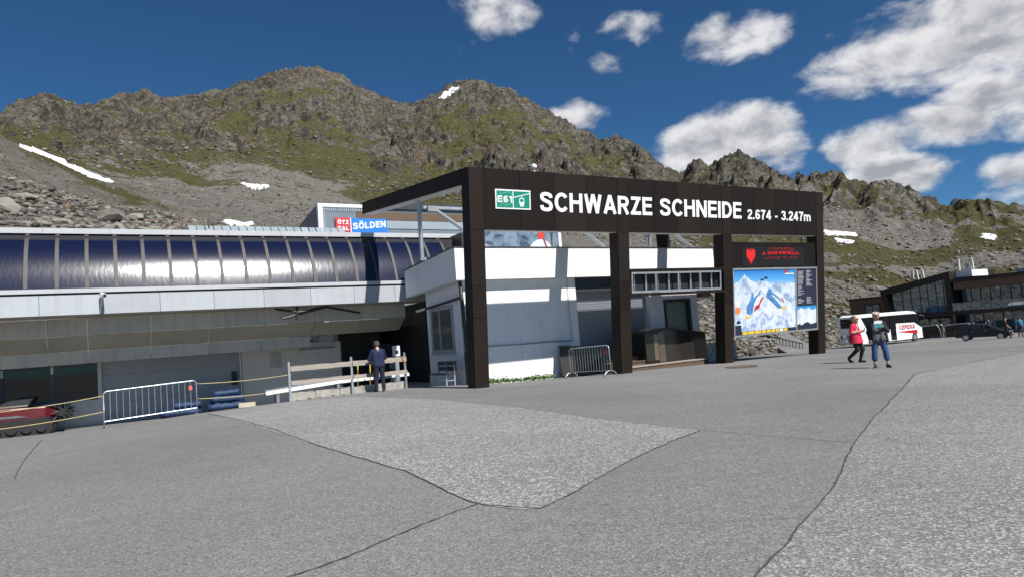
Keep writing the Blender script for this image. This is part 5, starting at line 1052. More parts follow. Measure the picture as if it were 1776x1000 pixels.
rl = thing('ramp_railing', 'dark railing climbing beside the ramp below the ski map', 'railing', (30.5, 76, -2))
q0, q1 = Vector((32.3, 76.2, -2.25)), Vector((29.5, 82, -.85))
MB().tube([q0+ZZ*.75, q1+ZZ*.75], .06, 6).build('handrail', M['black'], rl)
for k in range(15): p = q0.lerp(q1, k/14); MB().tube([p-ZZ*.1, p+ZZ*.75], .045, 6).build('post', M['black'], rl)

# ------------------------------------------------------------------ restaurant with sports shop
RQ = Vector((61.3, 86.4, -.32)); RE = Vector((.471, -.882, 0)); RM = Vector((.882, .471, 0)); RS = frame(RQ, RE*1.2, RM*1.2, ZZ*1.2)
res = thing('restaurant_building', 'dark brown two-storey restaurant with glazed upper floor behind the parked coach', 'building', RS(-5, 0, -2.3))
def rp_(name, m_, *b, parent=res): return part(name, m_, parent, *b, fr=RS)
dkb = mat('dark_brown_metal', (.022, .017, .014), .5, var=.1); timb = mat('timber_cladding', (.16, .10, .066), .7, var=.25, scale=2., stretch=(1, 1, 6)); sgl = glass_dark('shop_glass', (.075, .165, .185), .03); sgl.node_tree.nodes['Principled BSDF'].inputs['IOR'].default_value = 2.6
rp_('wing_core', dkb, (-16.5, -11.0, .15, 9, -2.8, 3.05)); 
for k in range(14): rp_('cladding_board', timb, (-16.5, -11.2, 0, .14, -2.6+k*.405, -2.6+k*.405+.395))
rp_('roof_slab', dkb, (-16.7, -10.9, -.3, 9.2, 3.06, 3.25))
for s0, s1 in ((-14.5, -12.4), (-11.75, -10.9)):
    w = rp_('window', dkb, (s0, s0+.12, -.06, -.005, .9, 2.35), (s1-.12, s1, -.06, -.005, .9, 2.35), (s0+.12, s1-.12, -.06, -.005, .9, 1.02), (s0+.12, s1-.12, -.06, -.005, 2.23, 2.35), ((s0+s1)/2-.04, (s0+s1)/2+.04, -.055, -.006, 1.02, 2.23)); rp_('pane', sgl, (s0+.12, s1-.12, -.03, -.003, 1.02, 2.23), parent=w)
# leaning shop block
def blk(name, m_, pts, m0, m1, parent=res):
    mb = MB(); mb.prism([RS(s_, m0, z) for s_, z in pts], [RS(s_, m1, z) for s_, z in pts]); return mb.build(name, m_, parent)
blk('shop_roof', dkb, [(-11.3, 3.22), (-3.1, 4.55), (-3.1, 5.2), (-11.3, 3.92)], -1.4, 8); blk('shop_side', dkb, [(-3.72, .8), (-2.9, .8), (-3.1, 4.54), (-3.72, 4.44)], -1.4, 8); blk('shop_side', dkb, [(-10.6, .9), (-10.05, .9), (-10.62, 3.32), (-11.25, 3.22)], -1.4, 8); blk('shop_floor', dkb, [(-10.6, .15), (-2.9, .3), (-2.9, .79), (-10.6, .89)], -1.4, 8)
top = lambda s_: 3.22+(s_+11.3)/8.2*1.33
cols = [-10.1, -8.9, -7.87, -6.8, -5.93, -4.97, -4.14, -3.74]
for k in range(len(cols)-1):
    a0, a1 = cols[k], cols[k+1]
    for z0, z1 in ((.9, None), (None, 9)):
        zz0 = lambda s_: (.9 if z0 else 2.3+(s_+10)*.09); zz1 = lambda s_: (2.26+(s_+10)*.09 if z0 else top(s_)-.02)
        mb = MB(); mb.hull8([RS(a0+.03, -.95, zz0(a0)), RS(a1-.03, -.95, zz0(a1)), RS(a0+.03, -.9, zz0(a0)), RS(a1-.03, -.9, zz0(a1)), RS(a0+.03, -.95, zz1(a0)), RS(a1-.03, -.95, zz1(a1)), RS(a0+.03, -.9, zz1(a0)), RS(a1-.03, -.9, zz1(a1))]); mb.build('pane', sgl, res)
    rp_('mullion', dkb, (a1-.03, a1+.03, -1.0, -.86, .89, top(a1)))
rp_('blue_film', mat('blue_film', (.02, .13, .22), .3), (-6.4, -3.75, -.97, -.955, .82, 1.5))
text('shop_lettering', 'sport', RS, -8.5, -7.05, 1.0, .36, -1.46, M['letter'], res, extr=.03, h=.08); 
rp_('shop_front', dkb, (-10.4, -3.0, -.2, 8, -2.6, .14)); 
for k in range(6): a = -10.1+k*1.18; w = rp_('shop_window', dkb, (a, a+.1, -.3, -.21, -2.3, .1), (a+.1, a+1.14, -.3, -.21, -2.3, -2.2)); rp_('pane', sgl, (a+.1, a+1.14, -.26, -.22, -2.2, .1), parent=w)
rp_('white_box', 'white_metal', (-3.05, -1.35, -.2, 3, 4.45, 5.15))
rp_('wing_roof', dkb, (-2.95, 24, -1.6, 10, 3.95, 4.3)); rp_('eaves_timber', timb, (-2.9, 24, -1.2, -.9, 3.12, 3.94)); rp_('wing_core', dkb, (-2.9, 24, .1, 9, -2.6, 3.94)); rp_('balcony_slab', dkb, (-2.9, 24, -2.2, .08, .42, .82))
for k in range(26):
    a = -2.75+k*.97; rp_('pane', sgl, (a+.03, a+.94, -.02, .06, .86, 3.1)); rp_('mullion', dkb, (a-.03, a+.03, -.08, .09, .83, 3.11)); rp_('balcony_pane', sgl, (a+.02, a+.95, -2.18, -2.15, .83, 1.68))
    if k % 2 == 0: rp_('ground_pane', sgl, (a+.05, a+1.85, -.02, .06, -2.1, .4)); rp_('column', 'steel_dull', (a-.06, a+.04, -2.0, -1.9, -2.5, .41))
rp_('entrance_canopy', dkb, (-3.4, -2.95, -1.4, .1, -2.5, .29))
rp_('roof_vent', mat('vent_grey', (.32, .36, .38), .5, metal=.4), (2.1, 3.0, 1.5, 3, 4.31, 4.75))
for s_, z, lab in ((-7.75, 4.6, 'left cluster of cream phone antennas above the sloping shop roof'), (-2.3, 5.2, 'right pair of cream phone antennas above the white roof box')):
    t = thing('antenna_mast', lab, 'antenna', RS(s_, 1., z), 'phone antennas on the restaurant roof'); cream = mat('antenna_cream', (.62, .6, .5), .5)
    MB().tube([RS(s_, 1., z-.9), RS(s_, 1., z+1.2)], .07, 8).build('mast', M['steel_dull'], t); MB().box(RS, s_-.7, s_+.7, .95, 1.05, z+.1, z+.2).build('frame', M['steel_dull'], t)
    for ds, dm, ang in ((-.62, .6, .08), (.1, .45, -.1), (.55, .8, -.08)) if s_ < -5 else ((-.75, .6, .0), (.7, .6, -.06)):
        f = frame(RS(s_+ds, dm, z+.05), RE, RM, (ZZ+RE*ang).normalized()); MB().box(f, -.16, .16, -.1, .1, 0, 1.5).build('antenna_panel', cream, t, bevel=.03)
    for q in range(3): MB().box(RS, s_-.25+q*.17, s_-.12+q*.17, .9, 1.1, z+.25, z+.75).build('radio_unit', M['steel_dull'], t)
# arched wind shelters on the terrace
for s0, s1, lab in ((-5.1, -2.7, 'left smoked arched wind shelter between coach and dark car'), (-2.5, .5, 'right smoked arched wind shelter behind the dark car')):
    t = thing('wind_shelter', lab, 'wind shelter', RS(s0, -5, -2.1), 'arched shelters before the restaurant'); smk = glass_dark('smoked', (.02, .021, .022), .1)
    prf = [(s0, -2.25), (s0+.1, -.9), (s0+.35, -.62), (s1-.55, -.5), (s1-.25, -.62), (s1-.05, -1.1), (s1, -2.25)]; pts = spline(prf, 4)
    MB().tube([RS(a, -5, z) for a, z in pts], .05, 8).build('hoop', M['steel'], t); MB().tube([RS(a, -4.2, z) for a, z in pts], .05, 8).build('hoop', M['steel'], t)
    mb = MB(); mb.add([RS(a, -4.6, z-.05) for a, z in pts], [tuple(range(len(pts)))]); mb.build('panel', smk, t); MB().box(RS, s0+.2, s1-.2, -4.9, -4.3, -2.2, -1.75).build('seat', mat('navy_cushion', (.02, .03, .07), .8), t)
pf = thing('flower_planter', 'planter with red and white flowers by the left wind shelter', 'planter', RS(-5.4, -5.6, -2.2)); MB().box(RS, -6.0, -4.2, -5.8, -5.5, -2.35, -1.85).build('trough', M['black'], pf)
mb = MB(); mb2 = MB(); rg = random.Random(2)
for _ in range(60):
    c = RS(rg.uniform(-5.9, -4.3), -5.65+rg.gauss(0, .1), -1.75+rg.uniform(0, .22)); s_ = .07; m3 = (mb if rg.random() < .6 else mb2); tv, tf = ST[rg.randrange(8)]; m3.add([c+Vector(v)*s_ for v in tv], [tuple(f) for f in tf])
mb.build('red_flowers', mat('petal_red', (.35, .03, .05), .7), pf, kind='stuff'); mb2.build('white_flowers', mat('petal_white', (.6, .55, .6), .7), pf, kind='stuff')

# ------------------------------------------------------------------ coach
BH = Vector((math.sin(R(64)), math.cos(R(64)), 0)); BLf = Vector((-BH.y, BH.x, 0)); c0 = G(38.2, 75.0); BF_ = frame(c0, BH, BLf)
bus = thing('coach', 'white touring coach with red swoosh parked before the restaurant', 'coach', c0); BL_ = 11.6; BW = 2.5
wpaint = mat('coach_white', (.78, .78, .76), .3, var=.03); tg = glass_dark('coach_glass', (.010, .011, .013), .05); cred = mat('coach_red', (.42, .015, .03), .4)
def xsec(x, z0, z1, inset): return [BF_(x, inset, z0), BF_(x, BW-inset, z0), BF_(x, BW-inset, z1), BF_(x, inset, z1)]
mb = MB(); mb.loft([xsec(.0, .35, 1.5, .06), xsec(.12, .3, 1.62, .0), xsec(10.4, .3, 1.62, .0), xsec(11.2, .3, 1.62, .1), xsec(11.6, .38, 1.5, .3)]); mb.build('lower_body', wpaint, bus, bevel=.05)
mb = MB(); mb.loft([xsec(.1, 1.62, 3.2, .06), xsec(9.9, 1.62, 3.2, .03), xsec(10.7, 1.62, 3.15, .12), xsec(11.35, 1.62, 1.9, .3)]); mb.build('glazing', tg, bus)
mb = MB(); mb.loft([xsec(.02, 3.2, 3.42, .12), xsec(.6, 3.2, 3.6, .1), xsec(9.0, 3.2, 3.6, .1), xsec(10.2, 3.19, 3.45, .12), xsec(10.75, 3.1, 3.2, .2)]); mb.build('roof', wpaint, bus, bevel=.06)
mb = MB(); mb.prism([BF_(0, -.012, 1.62), BF_(1.5, -.012, 1.62), BF_(.55, -.012, 3.21), BF_(0, -.012, 3.21)], [BF_(0, .05, 1.62), BF_(1.5, .05, 1.62), BF_(.55, .05, 3.21), BF_(0, .05, 3.21)]); mb.build('rear_quarter', wpaint, bus)
for x in (3.0, 4.7, 6.4, 8.0): MB().box(BF_, x, x+.06, .015, .05, 1.64, 3.18).build('window_pillar', M['black'], bus)
MB().box(BF_, -.03, .08, .0, .28, .4, 3.2).build('rear_post', wpaint, bus); MB().box(BF_, -.03, .08, 2.22, 2.5, .4, 3.2).build('rear_post', wpaint, bus); MB().box(BF_, -.02, .09, .28, 2.22, 1.55, 2.15).build('rear_panel', wpaint, bus); MB().box(BF_, -.015, .08, .28, 2.22, 2.15, 3.15).build('rear_window', tg, bus)
for y in (.12, 2.15): MB().box(BF_, -.045, -.0, y, y+.2, .9, 1.35).build('rear_light', cred, bus)
MB().box(BF_, 5.4, 6.4, -.012, .05, .4, 3.1).build('door', tg, bus)
mb = MB(); mb.prism([BF_(6.45, -.011, 1.6), BF_(10.9, -.011, 1.6), BF_(9.8, -.011, 2.18), BF_(6.45, -.011, 2.25)], [BF_(6.45, .06, 1.6), BF_(10.9, .06, 1.6), BF_(9.8, .06, 2.18), BF_(6.45, .06, 2.25)]); mb.build('front_panel', wpaint, bus); 
mb = MB(); mb.add([BF_(6.5, -.014, 1.25), BF_(10.2, -.014, .85), BF_(10.2, -.014, 1.32), BF_(8.2, -.014, 1.3)], [(0, 1, 2, 3)]); mb.build('red_swoosh', cred, bus)
text('coach_lettering', 'CEPERA', BF_, 7.0, 9.8, 1.5, .5, -.03, cred, bus, extr=.01, h=.09)
for x in (2.6, 9.6):
    for y0, y1 in ((-.02, .28), (BW-.28, BW+.02)):
        mb = MB(); mb.tube([BF_(x, y0, .48), BF_(x, y1, .48)], .48, 18); w_ = mb.build('wheel', M['rubber'], bus); mb = MB(); yy = y0-.012 if y0 < 1 else y1; mb.tube([BF_(x, yy, .48), BF_(x, yy+.012, .48)], .27, 14); mb.build('rim', M['steel'], w_)
        mb = MB(); yy = y0-.004 if y0 < 1 else y1-.004
for y in (.05, BW-.05): mb = MB(); mb.tube([BF_(10.9, y, 3.0), BF_(11.4, y-.2 if y < 1 else y+.2, 2.9), BF_(11.5, y-.25 if y < 1 else y+.25, 2.4)], .07, 6); mb.build('mirror', M['black'], bus)
for x in (6.9, 8.0, 9.0): MB().box(BF_, x, x+.04, -.008, .02, .45, .5).build('marker_light', mat('amber', (.5, .2, .02), .4), bus)

# ------------------------------------------------------------------ dark estate car
CH = Vector((.72, -.69, 0)).normalized(); CL = Vector((-CH.y, CH.x, 0)); cc = G(44.9, 64.7); CF = frame(cc-CH*2.2, CH, CL)
car = thing('parked_car', 'dark grey people carrier with yellow plate parked by the restaurant', 'car', cc)
cp = mat('car_paint', (.030, .030, .040), .22, metal=.55, var=.05); cg = glass_dark('car_glass', (.012, .013, .016), .04)
low = [(-.02, .32), (-.05, .6), (.02, .9), (.1, .98), (1.0, .98), (3.0, .98), (3.45, .95), (4.0, .83), (4.35, .68), (4.42, .5), (4.4, .3)]
mb = MB(); mb.loft([[CF(x, y+(.06 if abs(y) > .8 else 0)*0, z) for x, z in low][::-1] for y in (-.9, -.86, .86, .9)]); 
mb = MB(); ringy = [(-.78, .93), (-.9, .98), (-.9, 1.), (.9, 1.), (.9, .98), (.78, .93)]
mb.loft([[CF(2.2+(x-2.2)*k, y, .64+(z-.64)*(.94+.06*k)) for x, z in low] for y, k in ((-.9, .955), (-.84, 1.), (.84, 1.), (.9, .955))]); mb.build('body', cp, car, bevel=.03)
up_ = [(.12, .97), (.3, 1.32), (.55, 1.47), (1.4, 1.56), (2.2, 1.52), (2.7, 1.38), (3.45, .955)]
mb = MB(); mb.loft([[CF(x, y, z if z < 1 else 1+(z-1)*kz) for x, z in up_] for y, kz in ((-.84, .0), (-.66, .96), (-.55, 1.), (.55, 1.), (.66, .96), (.84, .0))]); mb.build('cabin', cg, car, smooth=True)
rf = [(.5, 1.46), (1.4, 1.565), (2.2, 1.525), (2.35, 1.5)]; mb = MB(); mb.loft([[CF(x, y, z+.012) for x, z in rf]+[CF(x, y, z-.03) for x, z in rf[::-1]] for y in (-.62, .62)]); mb.build('roof', cp, car)
for x0, z0, x1, z1 in ((.2, 1., .45, 1.42), (1.35, 1., 1.3, 1.5), (2.35, 1., 2.25, 1.48), (3.3, 1.0, 2.5, 1.44)):
    for sy in (-1, 1): MB().tube([CF(x0, sy*.85, z0), CF(x1, sy*.68, z1)], .04, 6).build('pillar', cp, car)
for x in (.85, 3.6):
    for sy in (-1, 1):
        mb = MB(); mb.tube([CF(x, sy*.72, .33), CF(x, sy*.92, .33)], .33, 18); w_ = mb.build('wheel', M['rubber'], car); mb = MB(); mb.tube([CF(x, sy*.91, .33), CF(x, sy*.93, .33)], .22, 12); mb.build('rim', M['steel'], w_)
for sy in (-1, 1): MB().box(CF, 4.15, 4.36, sy*.7-.14, sy*.7+.14, .62, .76).build('headlight', mat('lamp_glass', (.6, .6, .62), .15), car); MB().box(CF, -.07, .0, sy*.76-.1, sy*.76+.1, .75, .95).build('tail_light', cred, car); MB().box(CF, 2.75, 2.95, sy*.92-.06, sy*.92+.08, .98, 1.1).build('mirror', cp, car)
MB().box(CF, 4.42, 4.45, -.26, .26, .42, .54).build('number_plate', mat('plate_yellow', (.65, .42, .03), .5), car); MB().box(CF, 4.40, 4.435, -.5, .5, .3, .4).build('grille', M['black'], car)
for x in (1.3, 2.4): MB().box(CF, x, x+.16, -.915, -.9, .86, .89).build('door_handle', M['steel'], car)

# ------------------------------------------------------------------ people: one continuous body each, grown from tapered limbs
def capsule(p, q, r0, r1, n=12):
    p, q = Vector(p), Vector(q); t = (q-p); L_ = max(t.length, 1e-4); t = t/L_; x = (Vector((1, 0, 0)) if abs(t.x) < .8 else Vector((0, 1, 0))).cross(t).normalized(); y = t.cross(x); rings = []
    for k in range(5): a = R(-90+22*k); rings.append((p+t*r0*math.sin(a), max(1e-3, r0*math.cos(a))))
    for k in range(5): a = R(2+22*k); rings.append((q+t*r1*math.sin(a), max(1e-3, r1*math.cos(a))))
    return [[c+(x*math.cos(2*math.pi*i/n)+y*math.sin(2*math.pi*i/n))*r for i in range(n)] for c, r in rings]
def ellipsoid(c, rx, ry, rz, n=14):
    c = Vector(c); return [[c+Vector((rx*math.cos(R(a))*math.cos(2*math.pi*i/n), ry*math.cos(R(a))*math.sin(2*math.pi*i/n), rz*math.sin(R(a)))) for i in range(n)] for a in range(-85, 86, 17)]
def hand(prims, w, d, curl, up, lab='skin', s=1.):
    """palm and five fingers from wrist w along d; curl turns the fingers towards curl direction; up spreads the fingers"""
    w, d, c, u = Vector(w), Vector(d).normalized(), Vector(curl).normalized(), Vector(up).normalized(); m_ = w+d*.085*s
    prims.append(('cap', w, w+d*.05*s, .024*s, .034*s, lab)); prims.append(('cap', w+d*.04*s+u*.014*s, m_+u*.02*s, .02*s, .019*s, lab)); prims.append(('cap', w+d*.04*s-u*.014*s, m_-u*.02*s, .02*s, .018*s, lab))
    for k, (o, L_) in enumerate(((.03, .066), (.01, .076), (-.01, .07), (-.029, .054))):
        a = m_+u*o*s; b = a+(d*.75+c*.5).normalized()*L_*.5*s; e = b+(d*.25+c*.9).normalized()*L_*.5*s; prims.append(('cap', a, b, .0095*s, .009*s, lab)); prims.append(('cap', b, e, .009*s, .0075*s, lab))
    a = w+d*.03*s+u*.03*s; b = a+(u*.7+d*.6+c*.3).normalized()*.04*s; prims.append(('cap', a, b, .012*s, .0105*s, lab)); prims.append(('cap', b, b+(d*.8+c*.5).normalized()*.03*s, .0105*s, .008*s, lab))
def shoe(prims, ankle, fdir, lab='shoe', sole=0.):
    a = Vector(ankle); f = Vector(fdir).normalized(); g = Vector((a.x, a.y, 0)); z = a.z
    prims.append(('cap', a, a-ZZ*.03, .042, .045, lab)); prims.append(('cap', a-f*.045-ZZ*(z-.04), a+f*.06-ZZ*(z-.042), .04, .042, lab)); prims.append(('cap', a+f*.05-ZZ*(z-.042), a+f*.155-ZZ*(z-.034), .042, .034, lab))
def build_person(name, label, loc, rz, prims, mats, hair, extras=(), voxel=.0095, group=None):
    root = thing(name, label, 'person', loc, group); root.rotation_euler = (0, 0, rz)
    mb = MB(); data = []
    for p in prims:
        if p[0] == 'cap': mb.loft(capsule(p[1], p[2], p[3], p[4])); data.append((Vector(p[1]), Vector(p[2]), p[3], p[4], p[5]))
        else: mb.loft(ellipsoid(p[1], *p[2])); c = Vector(p[1]); r = min(p[2]); ax = max(range(3), key=lambda i: p[2][i]); e = Vector((0, 0, 0)); e[ax] = p[2][ax]-r; data.append((c-e, c+e, r*1.1, r*1.1, p[3]))
    tmp = mb.build('tmp', M['skin']); md = tmp.modifiers.new('r', 'REMESH'); md.mode = 'VOXEL'; md.voxel_size = voxel; sm = tmp.modifiers.new('s', 'SMOOTH'); sm.factor = .5; sm.iterations = 3
    dg = bpy.context.evaluated_depsgraph_get(); dg.update(); me = bpy.data.meshes.new_from_object(tmp.evaluated_get(dg)); bpy.data.objects.remove(tmp)
    me.name = 'body'; me.materials.clear(); keys = list(mats)
    for k in keys: me.materials.append(mats[k])
    n = len(me.polygons); cen = np.empty(n*3); me.polygons.foreach_get('center', cen); cen = cen.reshape(-1, 3); best = np.full(n, 1e9); idx = np.zeros(n, int)
    for a, b, r0_, r1_, lab in data:
        a_, b_ = np.array(a), np.array(b); ab = b_-a_; L2 = max(ab@ab, 1e-9); t = np.clip((cen-a_)@ab/L2, 0, 1); d = np.linalg.norm(cen-(a_+t[:, None]*ab), axis=1)-(r0_+(r1_-r0_)*t)
        k = d < best; best[k] = d[k]; idx[k] = keys.index(lab)
    me.polygons.foreach_set('material_index', idx.astype(np.int32)); me.polygons.foreach_set('use_smooth', np.ones(n, bool)); me.update()
    o = bpy.data.objects.new('body', me); COL.objects.link(o); o.parent = root
    ROOT[root] = Vector((0, 0, 0))
    if hair:
        hb = MB(); 
        for h in hair[0]: hb.loft(ellipsoid(h[0], *h[1], n=16))
        ht = hb.build('htmp', hair[1]); md = ht.modifiers.new('r', 'REMESH'); md.mode = 'VOXEL'; md.voxel_size = .009; dg = bpy.context.evaluated_depsgraph_get(); dg.update(); hm = bpy.data.meshes.new_from_object(ht.evaluated_get(dg)); bpy.data.objects.remove(ht)
        co_ = np.empty(len(hm.vertices)*3); hm.vertices.foreach_get('co', co_); co_ = co_.reshape(-1, 3); nz = RNG.normal(0, .0035, co_.shape); hm.vertices.foreach_set('co', (co_+nz).ravel()); hm.update(); hm.materials.clear(); hm.materials.append(hair[1])
        ho = bpy.data.objects.new('hair', hm); COL.objects.link(ho); ho.parent = root
    for nm, b_, m_ in extras: b_.build(nm, m_, root)
    ROOT[root] = Vector(loc)
    return root
def cloth(name, col, **k): return mat(name, col, .85, var=k.get('var', .18), scale=k.get('scale', 14), bump=.3, bscale=60)
skin = M['skin']
def head(prims, c, f, s=1., lab='skin'):
    c, f = Vector(c), Vector(f).normalized(); r = f.cross(ZZ).normalized()
    prims.append(('ell', c+ZZ*.02*s, (.073*s, .086*s, .085*s), lab)); prims.append(('cap', c-ZZ*.03*s+f*.022*s, c-ZZ*.072*s+f*.045*s, .055*s, .034*s, lab)); prims.append(('cap', c+f*.086*s+ZZ*.005*s, c+f*.104*s-ZZ*.028*s, .010*s, .014*s, lab))
    for q in (-1, 1): prims.append(('cap', c+r*q*.074*s+ZZ*.012*s, c+r*q*.076*s-ZZ*.024*s, .014*s, .011*s, lab))
    prims.append(('cap', c+f*.078*s-ZZ*.052*s-r*.018*s, c+f*.078*s-ZZ*.052*s+r*.018*s, .010*s, .010*s, 'lip' if lab == 'skin' else lab))
def glasses(c, f, s=1.):
    c, f = Vector(c), Vector(f).normalized(); r = f.cross(ZZ).normalized(); mb = MB()
    for q in (-1, 1): mb.tube([c+f*.084*s+r*q*.03*s+ZZ*.008*s, c+f*.092*s+r*q*.03*s+ZZ*.008*s], .021*s, 12); mb.tube([c+f*.085*s+r*q*.05*s+ZZ*.012*s, c+r*q*.078*s+ZZ*.014*s], .004*s, 5)
    mb.tube([c+f*.092*s-r*.012*s+ZZ*.01*s, c+f*.092*s+r*.012*s+ZZ*.01*s], .004*s, 5); return mb
lip = mat('lips', (.38, .14, .12), .5)
# --- standing woman with a leaflet (local: faces +y, x to her right)
P = []
head(P, (0, .03, 1.49), (-.25, 1, -.22), 1.04); P.append(('cap', (0, .0, 1.30), (0, .015, 1.42), .054, .05, 'skin'))
for z0, z1, r0_, r1_, yy in ((1.2, 1.29, .115, .07, -.005), (1.0, 1.2, .135, .125, .012), (.84, 1.0, .15, .14, .015)): 
    for q in (-1, 1): P.append(('cap', (q*.075, yy, z0), (q*.07, yy, z1), r0_, r1_*.9, 'top'))
P.append(('cap', (-.08, .0, .84), (.08, .0, .84), .15, .15, 'jeans'))
for q in (-1, 1):
    P.append(('cap', (q*.05, 0, 1.28), (q*.17, -.005, 1.265), .06, .062, 'jacket'))
    kx = q*.115 + (.02 if q > 0 else -.03); P.append(('cap', (q*.095, 0, .8), (kx, .02, .47), .105, .08, 'jeans')); P.append(('cap', (kx, .02, .47), (kx*1.12, -.005, .27), .08, .083, 'jeans')); P.append(('cap', (kx*1.1, .0, .3), (kx*1.15, -.01, .1), .046, .036, 'skin')); shoe(P, (kx*1.15, -.01, .085), (q*.28, 1, 0))
# her left arm (x<0) bent up holding the leaflet, right arm hanging with jacket flap
P += [('cap', (-.18, -.01, 1.26), (-.27, .0, 1.03), .06, .05, 'jacket'), ('cap', (-.27, .0, 1.03), (-.13, .17, 1.16), .048, .038, 'jacket')]; hand(P, (-.12, .18, 1.17), (.5, .5, .5), (.8, -.2, .1), (0, .3, 1))
P += [('cap', (.18, -.01, 1.26), (.25, -.03, 1.02), .06, .052, 'jacket'), ('cap', (.25, -.03, 1.02), (.235, .07, .84), .048, .036, 'jacket')]; hand(P, (.235, .08, .82), (-.1, .35, -.9), (-.3, .8, -.1), (-.4, .6, 0))
jk = MB(); rings = []
for z, rx, ry, op in ((.72, .265, .205, 58), (.9, .255, .19, 52), (1.08, .235, .17, 44), (1.2, .22, .155, 38), (1.28, .17, .12, 34), (1.33, .09, .085, 34)):
    o_ = [((rx)*math.sin(R(a)), (ry)*math.cos(R(a))+.005, z) for a in np.linspace(op, 360-op, 25)]; i_ = [((rx-.014)*math.sin(R(a)), (ry-.014)*math.cos(R(a))+.005, z) for a in np.linspace(360-op, op, 25)]; rings.append([Vector(p) for p in o_+i_])
jk.loft(rings)
topm, nt, bs, N, L = nodes('grey_print_top'); tc = N('ShaderNodeTexCoord'); vo = N('ShaderNodeTexVoronoi'); vo.inputs['Scale'].default_value = 34; L(tc.outputs['Object'], vo.inputs['Vector']); cr1 = N('ShaderNodeValToRGB'); L(vo.outputs['Distance'], cr1.inputs[0]); cr1.color_ramp.elements[0].color = (.34, .34, .35, 1); cr1.color_ramp.elements[1].color = (.03, .03, .035, 1); cr1.color_ramp.elements[1].position = .6; L(cr1.outputs[0], bs.inputs['Base Color']); bs.inputs['Roughness'].default_value = .9
navyc = cloth('navy_jacket', (.012, .014, .024)); shoem = cloth('dark_shoe', (.022, .022, .024)); grey_hair = cloth('grey_hair', (.50, .48, .44), var=.35, scale=40)
wloc = G(10.42, 19.4); wang = R(28+180)
def face_to(loc, target): d = Vector(target)-Vector(loc); return math.atan2(-d.x, d.y)
wang = face_to(wloc, (3.5, 0, 0))
build_person('person', 'woman with short grey hair in open dark jacket and blue cropped jeans reading a leaflet', wloc, wang, P, {'skin': skin, 'lip': lip, 'top': topm, 'jacket': navyc, 'jeans': cloth('blue_jeans', (.035, .085, .20)), 'shoe': shoem},
    ([((.0, -.005, 1.535), (.086, .092, .078)), ((0, -.035, 1.49), (.088, .078, .09)), ((.055, .02, 1.56), (.05, .06, .04)), ((-.05, .03, 1.565), (.05, .055, .035))], grey_hair), [('jacket', jk, navyc), ('glasses', glasses((0, .03, 1.505), (-.25, 1, -.1), 1.04), M['black'])], group='people on the forecourt')
def local(loc, rz): return turned(loc, math.degrees(rz))
WF = local(wloc, wang); lf = thing('leaflet', 'teal and white leaflet held by the grey-haired woman', 'leaflet', WF(-.02, .25, 1.22))
mb = MB(); mb.hull8([WF(-.1, .27, 1.17), WF(.1, .24, 1.17), WF(-.1, .275, 1.17), WF(.1, .245, 1.17), WF(-.1, .25, 1.27), WF(.1, .22, 1.27), WF(-.1, .255, 1.27), WF(.1, .225, 1.27)]); mb.build('teal_half', mat('teal_print', (.04, .33, .30), .5), lf)
mb = MB(); mb.hull8([WF(-.1, .249, 1.272), WF(.1, .219, 1.272), WF(-.1, .254, 1.272), WF(.1, .224, 1.272), WF(-.11, .23, 1.35), WF(.09, .2, 1.35), WF(-.11, .235, 1.35), WF(.09, .205, 1.35)]); mb.build('white_half', M['letter'], lf)
mb = MB(); mb.box(WF, -.06, .06, .262, .268, 1.2, 1.24) if False else None
# --- walking woman in red
P = []
head(P, (0, .06, 1.47), (.1, 1, -.35), 1.04); P.append(('cap', (0, .0, 1.28), (0, .035, 1.40), .054, .05, 'skin'))
for z0, z1, r0_, r1_, yy in ((1.18, 1.27, .12, .07, 0), (1.0, 1.18, .14, .125, .015), (.82, 1.0, .15, .14, .02)):
    for q in (-1, 1): P.append(('cap', (q*.07, yy, z0), (q*.065, yy, z1), r0_, r1_*.9, 'red'))
P.append(('cap', (-.07, .01, .80), (.07, .01, .80), .155, .155, 'red')); 
legs = ((-1, (-.09, .02, .78), (-.09, .16, .46), (-.085, .05, .1), (0, 1, 0)), (1, (.09, -.01, .78), (.085, .06, .44), (.08, -.26, .16), (0, .85, -.5)))
for q, h_, k_, a_, fd in legs: P += [('cap', h_, k_, .105, .075, 'dark'), ('cap', k_, a_, .072, .05, 'dark')]
shoe(P, (-.085, .05, .085), (0, 1, 0)); P += [('cap', (.08, -.26, .14), (.08, -.22, .05), .042, .042, 'shoe'), ('cap', (.08, -.25, .08), (.08, -.13, .035), .04, .034, 'shoe')]
for q in (-1, 1): P.append(('cap', (q*.05, 0, 1.265), (q*.165, -.005, 1.25), .062, .064, 'red'))
P += [('cap', (-.18, -.005, 1.25), (-.24, -.03, 1.02), .064, .055, 'red'), ('cap', (-.24, -.03, 1.02), (-.1, .21, 1.04), .042, .03, 'skin')]; hand(P, (-.09, .22, 1.045), (.5, .8, .1), (.3, .2, .9), (-.3, .2, .9))
P += [('cap', (.18, -.005, 1.25), (.25, -.03, 1.02), .064, .055, 'red'), ('cap', (.25, -.03, 1.02), (.11, .2, 1.05), .042, .03, 'skin')]; hand(P, (.1, .21, 1.055), (-.5, .8, .1), (-.3, .2, .9), (.3, .2, .9))
hem = MB(); hem.loft([[Vector((rx*math.sin(R(a)), ry*math.cos(R(a))+.01, z)) for a in range(0, 360, 20)] for z, rx, ry in ((.66, .25, .215), (.78, .235, .2), (.95, .215, .17))])
redc = cloth('red_top', (.55, .018, .055)); rloc = G(11.5, 22.85); rang = face_to(rloc, rloc+Vector((.55, -.62, 0)))
